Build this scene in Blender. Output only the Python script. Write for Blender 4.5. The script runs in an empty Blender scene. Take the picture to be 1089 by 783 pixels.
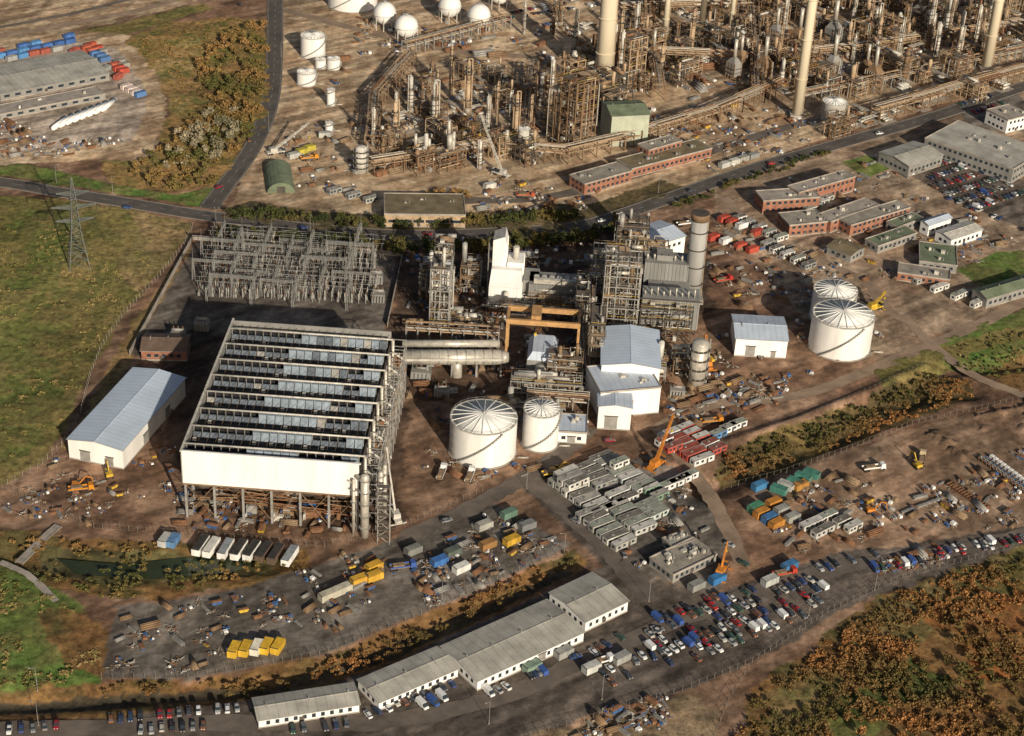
import bpy, math, random, time
import numpy as np
from mathutils import Vector, Matrix
T0=time.time()
R=random.Random(11)
sc=bpy.context.scene
# ---------------------------------------------------------------- survey (photo plan -> metres on site)
TH=math.radians(31); FP=1900.; HC=376.; RO=.055
sT,cT=math.sin(TH),math.cos(TH)
def G(u,v,h=0.):
    x=(u-544.5)/FP; y=-(v-391.5)/FP
    a=x*math.cos(RO)-y*math.sin(RO); b=x*math.sin(RO)+y*math.cos(RO)
    t=(HC-h)/(sT-b*cT)
    return (a*t,(cT+b*sT)*t)
def ang(p,q,h=0):
    a=G(*p,h);b=G(*q,h); return math.atan2(b[1]-a[1],b[0]-a[0])
A_MAIN=ang((193,478),(382,492),29); A_OFF=ang((508,722),(621,671)); A_REF=ang((640,235),(1089,95))
# ---------------------------------------------------------------- materials
def M(name,col,rough=.8,var=.3,scale=.25,metal=0.,seam=0,axis=0,oc=False,bump=0.,streak=False):
    m=bpy.data.materials.new(name); m.use_nodes=True; nt=m.node_tree; N=nt.nodes; L=nt.links
    b=N['Principled BSDF']; b.inputs['Roughness'].default_value=rough; b.inputs['Metallic'].default_value=metal
    b.inputs['Specular IOR Level'].default_value=.3
    tc=N.new('ShaderNodeTexCoord'); no=N.new('ShaderNodeTexNoise'); no.inputs['Scale'].default_value=scale; no.inputs['Detail'].default_value=4; no.inputs['Roughness'].default_value=.65
    src=tc.outputs['Object']
    oi=N.new('ShaderNodeObjectInfo')
    ad=N.new('ShaderNodeVectorMath'); ad.operation='ADD'; L.new(src,ad.inputs[0])
    cm=N.new('ShaderNodeMath'); cm.operation='MULTIPLY'; cm.inputs[1].default_value=57.; L.new(oi.outputs['Random'],cm.inputs[0]); L.new(cm.outputs[0],ad.inputs[1])
    if streak:
        mp=N.new('ShaderNodeMapping'); mp.inputs['Scale'].default_value=(1,1,.15); L.new(ad.outputs[0],mp.inputs[0]); L.new(mp.outputs[0],no.inputs['Vector'])
    else: L.new(ad.outputs[0],no.inputs['Vector'])
    mr=N.new('ShaderNodeMapRange'); mr.inputs[1].default_value=.3; mr.inputs[2].default_value=.7; mr.inputs[3].default_value=1-var; mr.inputs[4].default_value=1+var*.6
    L.new(no.outputs['Fac'],mr.inputs[0]); fac=mr.outputs[0]
    if seam:
        sp=N.new('ShaderNodeSeparateXYZ'); L.new(src,sp.inputs[0])
        d=N.new('ShaderNodeMath'); d.operation='DIVIDE'; d.inputs[1].default_value=seam; L.new(sp.outputs[axis],d.inputs[0])
        fr=N.new('ShaderNodeMath'); fr.operation='FRACT'; L.new(d.outputs[0],fr.inputs[0])
        lt=N.new('ShaderNodeMath'); lt.operation='LESS_THAN'; lt.inputs[1].default_value=.16; L.new(fr.outputs[0],lt.inputs[0])
        ml=N.new('ShaderNodeMath'); ml.operation='MULTIPLY_ADD'; ml.inputs[1].default_value=-.15; ml.inputs[2].default_value=1.; L.new(lt.outputs[0],ml.inputs[0])
        m2=N.new('ShaderNodeMath'); m2.operation='MULTIPLY'; L.new(ml.outputs[0],m2.inputs[0]); L.new(fac,m2.inputs[1]); fac=m2.outputs[0]
    vm=N.new('ShaderNodeVectorMath'); vm.operation='SCALE'; L.new(fac,vm.inputs['Scale'])
    if oc: L.new(oi.outputs['Color'],vm.inputs[0])
    else: vm.inputs[0].default_value=col
    L.new(vm.outputs[0],b.inputs['Base Color'])
    if bump:
        bp=N.new('ShaderNodeBump'); bp.inputs['Distance'].default_value=bump; L.new(no.outputs['Fac'],bp.inputs['Height']); L.new(bp.outputs[0],b.inputs['Normal'])
    return m
def foliage(name,c1,c2,c3,s=.06):
    m=bpy.data.materials.new(name); m.use_nodes=True; nt=m.node_tree; N=nt.nodes; L=nt.links; b=N['Principled BSDF']; b.inputs['Roughness'].default_value=.9
    b.inputs['Specular IOR Level'].default_value=.1
    tc=N.new('ShaderNodeTexCoord'); n1=N.new('ShaderNodeTexNoise'); n1.inputs['Scale'].default_value=s; n1.inputs['Detail'].default_value=4
    n2=N.new('ShaderNodeTexNoise'); n2.inputs['Scale'].default_value=.9; n2.inputs['Detail'].default_value=2
    L.new(tc.outputs['Object'],n1.inputs['Vector']); L.new(tc.outputs['Object'],n2.inputs['Vector'])
    cr=N.new('ShaderNodeValToRGB'); e=cr.color_ramp.elements; e[0].position=.38; e[0].color=(*c1,1); e[1].position=.63; e[1].color=(*c3,1)
    k=e.new(.5); k.color=(*c2,1); L.new(n1.outputs['Fac'],cr.inputs[0])
    mr=N.new('ShaderNodeMapRange'); mr.inputs[1].default_value=.3; mr.inputs[2].default_value=.7; mr.inputs[3].default_value=.5; mr.inputs[4].default_value=1.5; L.new(n2.outputs['Fac'],mr.inputs[0])
    vm=N.new('ShaderNodeVectorMath'); vm.operation='SCALE'; L.new(cr.outputs[0],vm.inputs[0]); L.new(mr.outputs[0],vm.inputs['Scale']); L.new(vm.outputs[0],b.inputs['Base Color'])
    return m
white=M('white_cladding',(.8,.78,.74),.6,.16,.12,streak=True)
wroof=M('pale_blue_sheet_roof',(.52,.60,.70),.5,.14,.08,seam=2.4,axis=1)
wroofx=M('pale_grey_sheet_roof',(.50,.56,.64),.5,.18,.08,seam=2.4,axis=0)
tankw=M('tank_white_paint',(.76,.74,.70),.5,.16,.18,streak=True)
tankrf=M('tank_roof_paint',(.64,.64,.61),.5,.2,.25)
greyroof=M('felt_roof_grey',(.40,.38,.33),.85,.35,.12,seam=3.,axis=0)
flatroof=M('flat_roof_gravel',(.29,.26,.215),.9,.4,.2)
brownroof=M('brown_flat_roof',(.19,.15,.09),.9,.4,.2)
greenroof=M('green_roof',(.16,.19,.12),.8,.35,.2)
greywall=M('grey_cladding',(.25,.24,.22),.7,.3,.15,streak=True)
midgrey=M('grey_boiler_cladding',(.25,.245,.23),.6,.3,.2,streak=True)
brick=M('brick',(.30,.135,.085),.9,.35,.4)
redp=M('red_paint',(.4,.05,.035),.6,.3,.4)
glass=M('window_glass',(.03,.04,.05),.15,.2,.5)
steelg=M('galvanised_steel',(.30,.285,.26),.5,.35,.4,metal=.1)
steely=M('weathered_switchgear_steel',(.26,.255,.235),.6,.35,.4)
steelp=M('pale_steel',(.52,.49,.43),.55,.35,.4)
steeld=M('dark_steel',(.08,.068,.055),.7,.4,.3)
steelb=M('brown_primed_steel',(.22,.14,.08),.8,.4,.3)
steelt=M('tan_steel',(.42,.30,.19),.7,.4,.3)
silver=M('insulation_cladding',(.50,.46,.39),.42,.35,.4,metal=.25)
rust=M('rusty_metal',(.21,.105,.055),.9,.4,.6)
chim=M('chimney_concrete',(.66,.57,.42),.85,.15,.08,streak=True)
conc=M('concrete',(.34,.30,.255),.9,.35,.2)
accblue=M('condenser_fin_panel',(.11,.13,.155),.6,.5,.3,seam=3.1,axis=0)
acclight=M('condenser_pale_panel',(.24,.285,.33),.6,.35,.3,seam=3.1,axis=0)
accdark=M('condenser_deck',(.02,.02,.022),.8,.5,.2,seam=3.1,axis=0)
grate=M('grating',(.14,.115,.09),.8,.4,.4)
orange=M('orange_paint',(.55,.20,.03),.6,.3,.4)
gantrym=M('gantry_ochre',(.45,.26,.11),.6,.3,.4)
yellow=M('yellow_paint',(.55,.36,.04),.6,.3,.4)
blue=M('blue_paint',(.05,.11,.25),.6,.3,.4)
timber=M('timber',(.26,.18,.11),.9,.4,1.)
tyre=M('tyre_rubber',(.02,.02,.02),.9,.1)
carp=M('vehicle_paint',(1,1,1),.25,.1,.3,oc=True)
cabp=M('cabin_paint',(1,1,1),.7,.35,.4,oc=True,streak=True)
cabroof=M('cabin_roof',(.33,.31,.28),.85,.5,.25)
asph=M('asphalt',(.10,.087,.076),.9,.35,.12,bump=.02)
asph2=M('worn_asphalt',(.15,.122,.10),.9,.45,.1)
track=M('dirt_track',(.30,.215,.15),.95,.4,.1)
kerbm=M('kerb_stone',(.22,.195,.165),.9,.3)
linem=M('road_paint',(.45,.45,.42),.8,.4,.5)
bark=M('bark',(.09,.07,.05),.95,.3,1.)
waterm=M('water',(.035,.045,.022),.08,.3,.1)
rail=M('fence_post',(.19,.165,.14),.85,.3)
# ---------------------------------------------------------------- mesh builder
class MB:
    def __init__(s): s.v=[];s.f=[];s.mi=[];s.ms=[];s.sm=[]
    def fc(s,idx,mat,sm=False):
        if mat not in s.ms: s.ms.append(mat)
        s.f.append(tuple(idx)); s.mi.append(s.ms.index(mat)); s.sm.append(sm)
    def poly(s,pts,mat,sm=False):
        n=len(s.v); s.v+=[tuple(p) for p in pts]; s.fc(range(n,n+len(pts)),mat,sm)
    def hexa(s,b,t,mat,top=None):
        n=len(s.v); s.v+=[tuple(p) for p in b]+[tuple(p) for p in t]
        s.fc((n+3,n+2,n+1,n),mat); s.fc((n+4,n+5,n+6,n+7),top or mat)
        for i in range(4):
            j=(i+1)%4; s.fc((n+i,n+j,n+4+j,n+4+i),mat)
    def box(s,x0,y0,z0,x1,y1,z1,mat,top=None,tp=0.):
        s.hexa([(x0,y0,z0),(x1,y0,z0),(x1,y1,z0),(x0,y1,z0)],[(x0+tp,y0+tp,z1),(x1-tp,y0+tp,z1),(x1-tp,y1-tp,z1),(x0+tp,y1-tp,z1)],mat,top)
    def tube(s,p,q,r,mat,n=6,r2=None,cap=True,capm=None):
        p=Vector(p);q=Vector(q); d=q-p
        if d.length<1e-6: return
        r2=r if r2 is None else r2
        z=d.normalized(); a=Vector((0,0,1)) if abs(z.z)<.9 else Vector((1,0,0)); x=z.cross(a).normalized(); y=z.cross(x)
        k=len(s.v); off=math.pi/4 if n==4 else 0
        for c,rr in ((p,r),(q,r2)):
            for i in range(n):
                t=2*math.pi*i/n+off; s.v.append(tuple(c+x*(rr*math.cos(t))+y*(rr*math.sin(t))))
        for i in range(n):
            j=(i+1)%n; s.fc((k+i,k+n+i,k+n+j,k+j),mat,n>=8)
        if cap: s.fc([k+i for i in range(n)],capm or mat); s.fc([k+n+i for i in reversed(range(n))],capm or mat)
    def sph(s,c,r,mat,n=16,m=8,half=False,sz=1.):
        k=len(s.v); lo=0 if half else -m//2
        for i in range(m//2 - lo+1):
            ph=(lo+i)/(m/2)*math.pi/2
            for j in range(n):
                t=2*math.pi*j/n; s.v.append((c[0]+r*math.cos(ph)*math.cos(t),c[1]+r*math.cos(ph)*math.sin(t),c[2]+r*sz*math.sin(ph)))
        for i in range(m//2-lo):
            for j in range(n):
                j2=(j+1)%n; s.fc((k+i*n+j,k+i*n+j2,k+(i+1)*n+j2,k+(i+1)*n+j),mat,True)
    def mesh(s,name):
        me=bpy.data.meshes.new(name); me.from_pydata(s.v,[],s.f)
        for m in s.ms: me.materials.append(m)
        me.polygons.foreach_set('material_index',s.mi); me.polygons.foreach_set('use_smooth',s.sm); me.update(); return me
def place(name,me,x,y,z=0,rot=0,col=None,sca=None):
    if isinstance(me,MB): me=me.mesh(name)
    o=bpy.data.objects.new(name,me); sc.collection.objects.link(o); o.location=(x,y,z); o.rotation_euler=(0,0,rot)
    if col: o.color=(*col,1)
    if sca: o.scale=(sca,)*3 if not isinstance(sca,tuple) else sca
    return o
def frame(A,B,C,h=0):
    a=Vector(G(*A,h));b=Vector(G(*B,h));c=Vector(G(*C,h)); u=(b-a); L=u.length; u/=L; n=Vector((-u.y,u.x)); W=(c-a).dot(n)
    return a.x,a.y,math.atan2(u.y,u.x),L,W
# ---------------------------------------------------------------- noise
def vn(x,y,seed):
    xi=np.floor(x).astype(np.int64); yi=np.floor(y).astype(np.int64); fx=x-xi; fy=y-yi; fx=fx*fx*(3-2*fx); fy=fy*fy*(3-2*fy)
    def h(a,b):
        n=(a*374761393+b*668265263+seed*1442695041)&0xffffffff; n=((n^(n>>13))*1274126177)&0xffffffff; n=n^(n>>16); return (n&0xffff)/65535.
    return (h(xi,yi)*(1-fx)+h(xi+1,yi)*fx)*(1-fy)+(h(xi,yi+1)*(1-fx)+h(xi+1,yi+1)*fx)*fy
def fbm(x,y,s,seed,o=5):
    r=0;a=.5;t=0
    for i in range(o): r=r+a*vn(x/s,y/s,seed+i*17); t+=a; a*=.55; s/=2.1
    return r/t
def pin(px,py,P):
    c=np.zeros(px.shape,bool); n=len(P)
    for i in range(n):
        x1,y1=P[i];x2,y2=P[(i+1)%n]
        if y1==y2: continue
        k=((y1>py)!=(y2>py))&(px<(x2-x1)*(py-y1)/(y2-y1)+x1); c^=k
    return c
def segd(px,py,P):
    d=np.full(px.shape,1e9)
    for (x1,y1),(x2,y2) in zip(P[:-1],P[1:]):
        dx,dy=x2-x1,y2-y1; t=np.clip(((px-x1)*dx+(py-y1)*dy)/(dx*dx+dy*dy),0,1); d=np.minimum(d,np.hypot(px-x1-t*dx,py-y1-t*dy))
    return d
def W(P,h=0): return [G(u,v,h) for u,v in P]
# ---------------------------------------------------------------- ground
def axis(lo,hi,st,LO,HI):
    a=list(np.arange(lo,hi+st/2,st)); d=st
    while a[-1]<HI: d*=1.35; a.append(a[-1]+d)
    d=st; b=[]; c=lo
    while c>LO: d*=1.35; c-=d; b.append(c)
    return np.array(b[::-1]+a)
gx=axis(-345,365,1.15,-7000,7000); gy=axis(392,1110,1.15,-2500,9000)
X,Y=np.meshgrid(gx,gy); NX,NY=len(gx),len(gy); X=X.ravel();Y=Y.ravel()
wx=(fbm(X,Y,14,3)-.5); wy=(fbm(X,Y,14,9)-.5); n1=fbm(X,Y,45,21); n2=fbm(X,Y,7,33,6); n3=fbm(X,Y,18,77)
col=np.zeros((len(X),4)); 
dirt=[(.215,.125,.078),(.285,.182,.12),(.13,.078,.052)]
dirt_dark_shade=[(.10,.066,.048),(.15,.095,.063),(.066,.046,.035)]
tan_haze=[(.45,.32,.20),(.33,.22,.135),(.55,.42,.28)]  # tan earth, brightened so the refinery haze is painted into the colour
grav=[(.155,.132,.11),(.195,.17,.145),(.10,.083,.068)]
asp=[(.105,.086,.073),(.15,.12,.097),(.074,.062,.052)]
olive=[(.19,.16,.055),(.235,.18,.07),(.125,.12,.04)]
green=[(.13,.15,.042),(.165,.16,.052),(.20,.155,.062)]
vgreen=[(.09,.155,.035),(.13,.17,.045),(.15,.14,.052)]
rustg=[(.185,.10,.042),(.105,.085,.034),(.25,.14,.055)]
mud=[(.075,.058,.038),(.12,.088,.052),(.05,.043,.03)]
conccol=[(.38,.305,.24),(.29,.23,.18),(.46,.38,.30)]
def mixc(cs):
    a,b,c=[np.array(k) for k in cs]
    t=np.clip((n3-.38)/.24,0,1)[:,None]; s=np.clip((n2-.45)/.2,0,1)[:,None]
    q=a*(1-t)+b*t; return q*(1-s*.8)+c*s*.8
col[:,:3]=mixc(dirt); col[:,3]=.55
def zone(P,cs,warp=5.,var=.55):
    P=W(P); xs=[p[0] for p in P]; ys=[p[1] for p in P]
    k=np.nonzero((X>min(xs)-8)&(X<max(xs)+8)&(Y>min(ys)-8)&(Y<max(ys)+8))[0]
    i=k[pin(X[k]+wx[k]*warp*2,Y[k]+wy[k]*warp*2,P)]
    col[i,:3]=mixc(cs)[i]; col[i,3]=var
far=(Y>1080)|(X<-330)|(X>360)|(Y<400)
col[far,:3]=mixc(olive)[far]
zone([(425,245),(640,236),(745,250),(760,330),(640,350),(640,420),(540,440),(430,420),(415,340)],dirt_dark_shade,6)  # power block: shade among the plant painted into the dark dirt colour
zone([(170,380),(250,345),(420,350),(435,560),(190,545)],dirt_dark_shade,8)
zone([(300,-90),(1300,-90),(1300,45),(1000,112),(860,152),(760,192),(640,236),(420,246),(240,224),(262,178),(290,130),(298,60)],tan_haze,3)
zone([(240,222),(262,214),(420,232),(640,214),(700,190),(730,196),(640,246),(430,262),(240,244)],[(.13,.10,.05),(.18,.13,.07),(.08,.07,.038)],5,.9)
zone([(-300,190),(60,212),(130,222),(205,236),(196,258),(140,325),(100,385),(72,445),(45,490),(-10,522),(-300,560)],olive,3,.9)
zone([(-60,300),(40,290),(60,360),(30,430),(-40,470)],green,16,.9)
zone([(10,225),(90,230),(60,330),(20,300)],green,16,.9)
zone([(0,400),(60,380),(70,420),(20,480),(-20,500)],green,12,.9)
zone([(205,262),(152,330),(117,385),(86,445),(62,480),(78,480),(108,440),(128,400),(168,352),(196,300),(222,268)],[(.32,.20,.09),(.25,.175,.08),(.18,.13,.055)],4,.8)
zone([(130,222),(205,236),(196,258),(150,310),(120,300),(150,250)],[(.28,.195,.095),(.20,.165,.068),(.17,.13,.055)],8,.9)
zone([(-100,60),(0,48),(120,25),(220,0),(300,-80),(-300,-80)],tan_haze,4)
zone([(-60,58),(0,50),(120,27),(215,3),(225,8),(130,38),(60,40),(-60,68)],olive,3,.8)
zone([(-60,182),(0,187),(210,219),(240,196),(190,208),(120,195),(60,182),(0,168),(-60,160)],vgreen,3,.8)
zone([(75,32),(140,38),(172,80),(176,130),(160,168),(60,172),(-80,182),(-80,60)],tan_haze,4)
zone([(-80,66),(80,44),(125,52),(152,90),(155,120),(140,150),(60,160),(-80,170)],conccol,2)
zone([(130,45),(170,25),(250,18),(284,22),(284,130),(230,198),(190,206),(120,194),(105,172),(165,165),(180,120),(172,80)],[(.23,.15,.062),(.155,.14,.045),(.30,.18,.072)],6,.9)
zone([(165,70),(205,32),(225,60),(195,125),(180,110)],[(.33,.205,.085),(.20,.175,.065),(.38,.25,.115)],6,.8)
zone([(212,250),(425,272),(410,352),(250,348),(165,388),(138,375)],[(.13,.108,.09),(.17,.145,.12),(.095,.077,.065)],1)
zone([(760,200),(1120,88),(1250,300),(1089,322),(985,362),(940,388),(850,330),(760,235)],[(.28,.19,.128),(.37,.275,.19),(.19,.135,.095)],4)
zone([(960,182),(1020,163),(1140,215),(1140,262),(1060,232),(1000,205)],asp,1)
zone([(1010,112),(1075,95),(1110,120),(1110,140),(1040,140)],grav,2)
zone([(895,172),(925,165),(950,178),(920,190)],vgreen,1)
zone([(1018,286),(1060,268),(1200,262),(1200,292),(1040,304)],vgreen,2,.8)
zone([(985,372),(1089,326),(1200,300),(1200,392),(1060,400),(1012,388)],vgreen,5,.8)
zone([(985,372),(1089,346),(1200,330),(1200,350),(1089,362),(1000,384)],olive,3,.8)
zone([(1040,400),(1089,378),(1200,350),(1200,420),(1089,418)],rustg,4,.9)
zone([(930,392),(985,372),(1012,388),(1000,400),(940,420)],olive,4,.8)
zone([(765,480),(850,452),(930,420),(985,395),(1030,402),(1038,425),(960,450),(890,478),(820,503),(770,515)],[(.13,.092,.042),(.17,.12,.048),(.07,.06,.03)],4,.9)
zone([(880,486),(960,458),(1089,430),(1300,420),(1300,560),(1000,572),(900,592),(790,560),(800,515)],[(.29,.185,.12),(.36,.25,.168),(.20,.128,.085)],5)
zone([(0,565),(100,572),(200,576),(330,582),(335,612),(240,626),(120,640),(40,622),(-60,600),(-60,560)],rustg,5,.9)
zone([(40,580),(200,585),(310,590),(250,612),(120,622),(50,606)],[(.10,.09,.04),(.14,.12,.05),(.07,.06,.03)],5,.6)
zone([(-90,600),(20,605),(90,650),(118,690),(104,722),(-90,735)],vgreen,5,.9)
zone([(40,650),(95,655),(118,690),(108,718),(60,700)],rustg,5,.9)
zone([(112,700),(122,645),(230,632),(370,590),(430,568),(520,533),(605,580),(560,602),(440,655),(340,695),(200,720),(108,720)],grav,2)
zone([(-90,735),(104,722),(200,722),(340,697),(440,657),(560,604),(608,586),(625,600),(480,672),(400,715),(300,737),(100,762),(-90,772)],rustg,4,.9)
zone([(-90,747),(104,734),(300,722),(420,680),(560,618),(600,600),(606,606),(480,668),(400,708),(300,732),(100,752),(-90,762)],mud,3,.7)
zone([(-90,774),(100,764),(300,740),(400,716),(480,674),(640,602),(545,510),(580,495),(700,618),(760,634),(880,590),(1000,574),(1300,530),(1300,556),(1000,612),(890,650),(790,712),(740,730),(640,758),(540,790),(400,860),(-90,860)],asp,2.5)
zone([(560,520),(700,480),(775,560),(760,634),(700,618)],grav,3)
zone([(540,790),(640,762),(735,734),(760,760),(750,900),(400,900)],[(.21,.14,.082),(.27,.195,.12),(.135,.10,.06)],4,.8)
zone([(760,860),(800,738),(870,684),(900,655),(960,624),(1089,586),(1400,520),(1400,980),(760,980)],rustg,5,1.)
zone([(900,660),(960,626),(1089,590),(1400,530),(1400,600),(1089,640),(960,690)],[(.155,.13,.048),(.12,.095,.038),(.21,.155,.07)],8,1.)
zone([(880,740),(960,700),(1000,730),(930,783),(880,790)],[(.11,.125,.038),(.15,.13,.048),(.07,.08,.025)],10,1.)
zone([(820,740),(870,700),(910,720),(860,783),(810,783)],[(.24,.16,.07),(.16,.115,.048),(.13,.125,.045)],8,1.)
zone([(1000,640),(1089,620),(1100,700),(1020,720)],[(.33,.13,.045),(.22,.10,.038),(.16,.10,.038)],12,1.)
st=fbm(X*math.cos(A_OFF)+Y*math.sin(A_OFF),(-X*math.sin(A_OFF)+Y*math.cos(A_OFF))*6,22,5)
st2=fbm((X*math.cos(A_MAIN)+Y*math.sin(A_MAIN))*7,(-X*math.sin(A_MAIN)+Y*math.cos(A_MAIN)),26,15)
bare=col[:,3]<.7
col[bare,:3]*=(0.62+.76*np.clip((st[bare]-.3)/.4,0,1))[:,None]
col[bare,:3]*=(0.8+.4*np.clip((st2[bare]-.3)/.4,0,1))[:,None]
col[:,:3]*=(0.6+.8*n1)[:,None]
# relief
Z=np.zeros(len(X))
def ditch(P,w,d):
    global Z
    q=segd(X,Y,W(P)); Z-=d*np.exp(-(q/w)**2)
ditch([(740,520),(820,490),(900,455),(985,412),(1030,415)],7,3.2)
ditch([(-90,752),(104,742),(300,728),(420,690),(560,622),(606,602)],5,2.6)
ditch([(20,592),(120,602),(240,600),(320,592)],8,2.)
ditch([(990,395),(1089,385),(1200,360)],5,2.5)
ditch([(780,470),(850,448),(930,416),(985,390)],3,-1.8)
sp=pin(X,Y,W([(985,462),(1030,445),(1120,425),(1200,440),(1200,500),(1040,500)]))
Z+=np.where(sp,np.clip(fbm(X,Y,14,91)-.45,0,1)*14,0)
veg=col[:,3]>.75
Z+=np.where(veg,(n2-.5)*1.2+(n3-.5)*1.5,0)
Z+=(n2-.5)*.12
Z[far]=0
me=bpy.data.meshes.new('ground'); nv=len(X)
me.vertices.add(nv); me.vertices.foreach_set('co',np.stack([X,Y,Z-.02],1).ravel())
i=np.arange(NX-1)[None,:]+np.arange(NY-1)[:,None]*NX; q=np.stack([i,i+1,i+1+NX,i+NX],-1).reshape(-1,4)
nf=len(q); me.loops.add(nf*4); me.loops.foreach_set('vertex_index',q.ravel()); me.polygons.add(nf)
me.polygons.foreach_set('loop_start',np.arange(nf)*4); me.polygons.foreach_set('loop_total',np.full(nf,4)); me.polygons.foreach_set('use_smooth',np.ones(nf,bool))
me.update(calc_edges=True); me.validate()
ca=me.color_attributes.new('Col','FLOAT_COLOR','POINT'); ca.data.foreach_set('color',col.astype(np.float32).ravel())
gm=bpy.data.materials.new('ground_soil_and_grass'); gm.use_nodes=True; nt=gm.node_tree;N=nt.nodes;L=nt.links;b=N['Principled BSDF']; b.inputs['Roughness'].default_value=.95; b.inputs['Specular IOR Level'].default_value=.1
at=N.new('ShaderNodeVertexColor'); at.layer_name='Col'; tc=N.new('ShaderNodeTexCoord')
def NO(s,d,r=.7):
    n=N.new('ShaderNodeTexNoise'); n.inputs['Scale'].default_value=s; n.inputs['Detail'].default_value=d; n.inputs['Roughness'].default_value=r; L.new(tc.outputs['Object'],n.inputs['Vector']); return n.outputs['Fac']
a1=NO(.35,5)
mm=N.new('ShaderNodeMath'); mm.operation='MULTIPLY_ADD'; L.new(a1,mm.inputs[0]); mm.inputs[1].default_value=2.4; mm.inputs[2].default_value=-1.2
mv=N.new('ShaderNodeMath'); mv.operation='MULTIPLY'; L.new(mm.outputs[0],mv.inputs[0]); L.new(at.outputs['Alpha'],mv.inputs[1])
m4=N.new('ShaderNodeMath'); m4.operation='MULTIPLY_ADD'; m4.inputs[1].default_value=1.5; m4.inputs[2].default_value=1.; L.new(mv.outputs[0],m4.inputs[0])
m5=N.new('ShaderNodeMath'); m5.operation='MAXIMUM'; m5.inputs[1].default_value=.25; L.new(m4.outputs[0],m5.inputs[0])
vm=N.new('ShaderNodeVectorMath'); vm.operation='SCALE'; L.new(at.outputs['Color'],vm.inputs[0]); L.new(m5.outputs[0],vm.inputs['Scale']); L.new(vm.outputs[0],b.inputs['Base Color'])
bp=N.new('ShaderNodeBump'); bp.inputs['Distance'].default_value=.5; bp.inputs['Strength'].default_value=.6; L.new(a1,bp.inputs['Height']); L.new(bp.outputs[0],b.inputs['Normal'])
me.materials.append(gm); place('ground',me,0,0)
# ---------------------------------------------------------------- roads
def smooth(P,k=6):
    P=[Vector(p) for p in P]; P=[P[0]*2-P[1]]+P+[P[-1]*2-P[-2]]; out=[]
    for i in range(1,len(P)-2):
        a,b,c,d=P[i-1:i+3]
        for j in range(k):
            t=j/k; out.append(.5*((2*b)+(c-a)*t+(2*a-5*b+4*c-d)*t*t+(3*b-a-3*c+d)*t**3))
    out.append(P[-2]); return out
def ribbon(mb,C,o1,o2,z0,z1,mat,jit=0):
    pts=[]; r=random.Random(len(C))
    for i,c in enumerate(C):
        d=(C[min(i+1,len(C)-1)]-C[max(i-1,0)]).normalized(); n=Vector((-d.y,d.x)); pts.append((c+n*(o1+r.uniform(-jit,jit)),c+n*(o2+r.uniform(-jit,jit))))
    k=len(mb.v)
    for a,b_ in pts:
        mb.v+=[(a.x,a.y,z1),(b_.x,b_.y,z1)]
    for i in range(len(pts)-1): mb.fc((k+2*i,k+2*i+1,k+2*i+3,k+2*i+2),mat)
    if z1-z0>.05:
        for s_ in (0,1):
            k=len(mb.v)
            for pr in pts: mb.v+=[(pr[s_].x,pr[s_].y,z0),(pr[s_].x,pr[s_].y,z1)]
            for i in range(len(pts)-1): mb.fc((k+2*i,k+2*i+1,k+2*i+3,k+2*i+2),mat)
def road(name,P,w,mat=asph,z=.1,kerb=True,dash=True):
    C=smooth([G(*p) for p in P],6 if kerb or dash else 10); mb=MB(); ribbon(mb,C,-w/2,w/2,z,z,mat,0 if kerb else w*.08)
    if kerb:
        for s_ in (-1,1): ribbon(mb,C,s_*w/2,s_*(w/2+.25),0,z+.12,kerbm)
    if dash:
        D=[C[0]]; 
        for c in C[1:]:
            a=D[-1]; l=(c-a).length; n=int(l/3)
            for j in range(1,n+1): D.append(a+(c-a)*(j/n))
        for j in range(0,len(D)-1,3):
            ribbon(mb,D[j:j+2],-.08,.08,z+.01,z+.01,linem)
        for s_ in (-1,1): ribbon(mb,C,s_*(w/2-.5),s_*(w/2-.4),z+.01,z+.01,linem)
    place(name,mb,0,0)
road('main_road',[(-120,182),(0,194),(60,204),(130,215),(215,229),(330,243),(430,250),(540,247),(620,240),(700,215),(800,180),(900,151),(1000,122),(1110,85),(1250,40)],9.5)
road('access_road',[(296,-60),(293,0),(292,60),(287,110),(268,158),(238,200),(222,222)],9,z=.13)
road('refinery_road',[(430,213),(560,212),(640,196),(760,160),(850,132),(960,110),(1100,70)],7,asph2,z=.08,kerb=False,dash=False)
road('refinery_road',[(300,10),(450,48),(560,60),(700,55)],7,track,z=.07,kerb=False,dash=False)
road('dirt_track',[(-80,52),(60,28),(160,8),(230,-18)],6,track,z=.06,kerb=False,dash=False)
road('dirt_track',[(-80,42),(60,18),(150,-4)],4,asph2,z=.06,kerb=False,dash=False)
road('site_road',[(700,455),(760,430),(850,420),(930,392),(985,368),(1040,345),(1110,310)],6,track,z=.07,kerb=False,dash=False)
road('site_road',[(960,335),(985,362),(1010,382),(1040,402),(1089,420),(1150,440)],5,track,z=.11,kerb=False,dash=False)
road('site_road',[(430,572),(500,540),(552,512),(600,480),(628,455)],7,asph2,z=.07,kerb=False,dash=False)
road('site_road',[(560,508),(610,550),(660,600),(690,640)],8,asph2,z=.09,kerb=False,dash=False)
road('site_road',[(700,455),(735,500),(765,545),(790,600)],6,track,z=.06,kerb=False,dash=False)
road('car_park_road',[(-60,778),(100,774),(250,768),(400,768),(520,745),(600,712),(690,672),(790,635),(880,606),(1000,588),(1150,556)],7,asph2,z=.1,kerb=False,dash=False)
road('site_road',[(770,210),(800,240),(870,275),(920,300),(945,330),(965,342)],5,track,z=.07,kerb=False,dash=False)
road('path',[(0,598),(30,612),(60,640)],2.5,conc,z=.2,kerb=False,dash=False)
road('footbridge',[(20,600),(46,574),(62,560)],2.5,conc,z=.6,kerb=True,dash=False)
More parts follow.
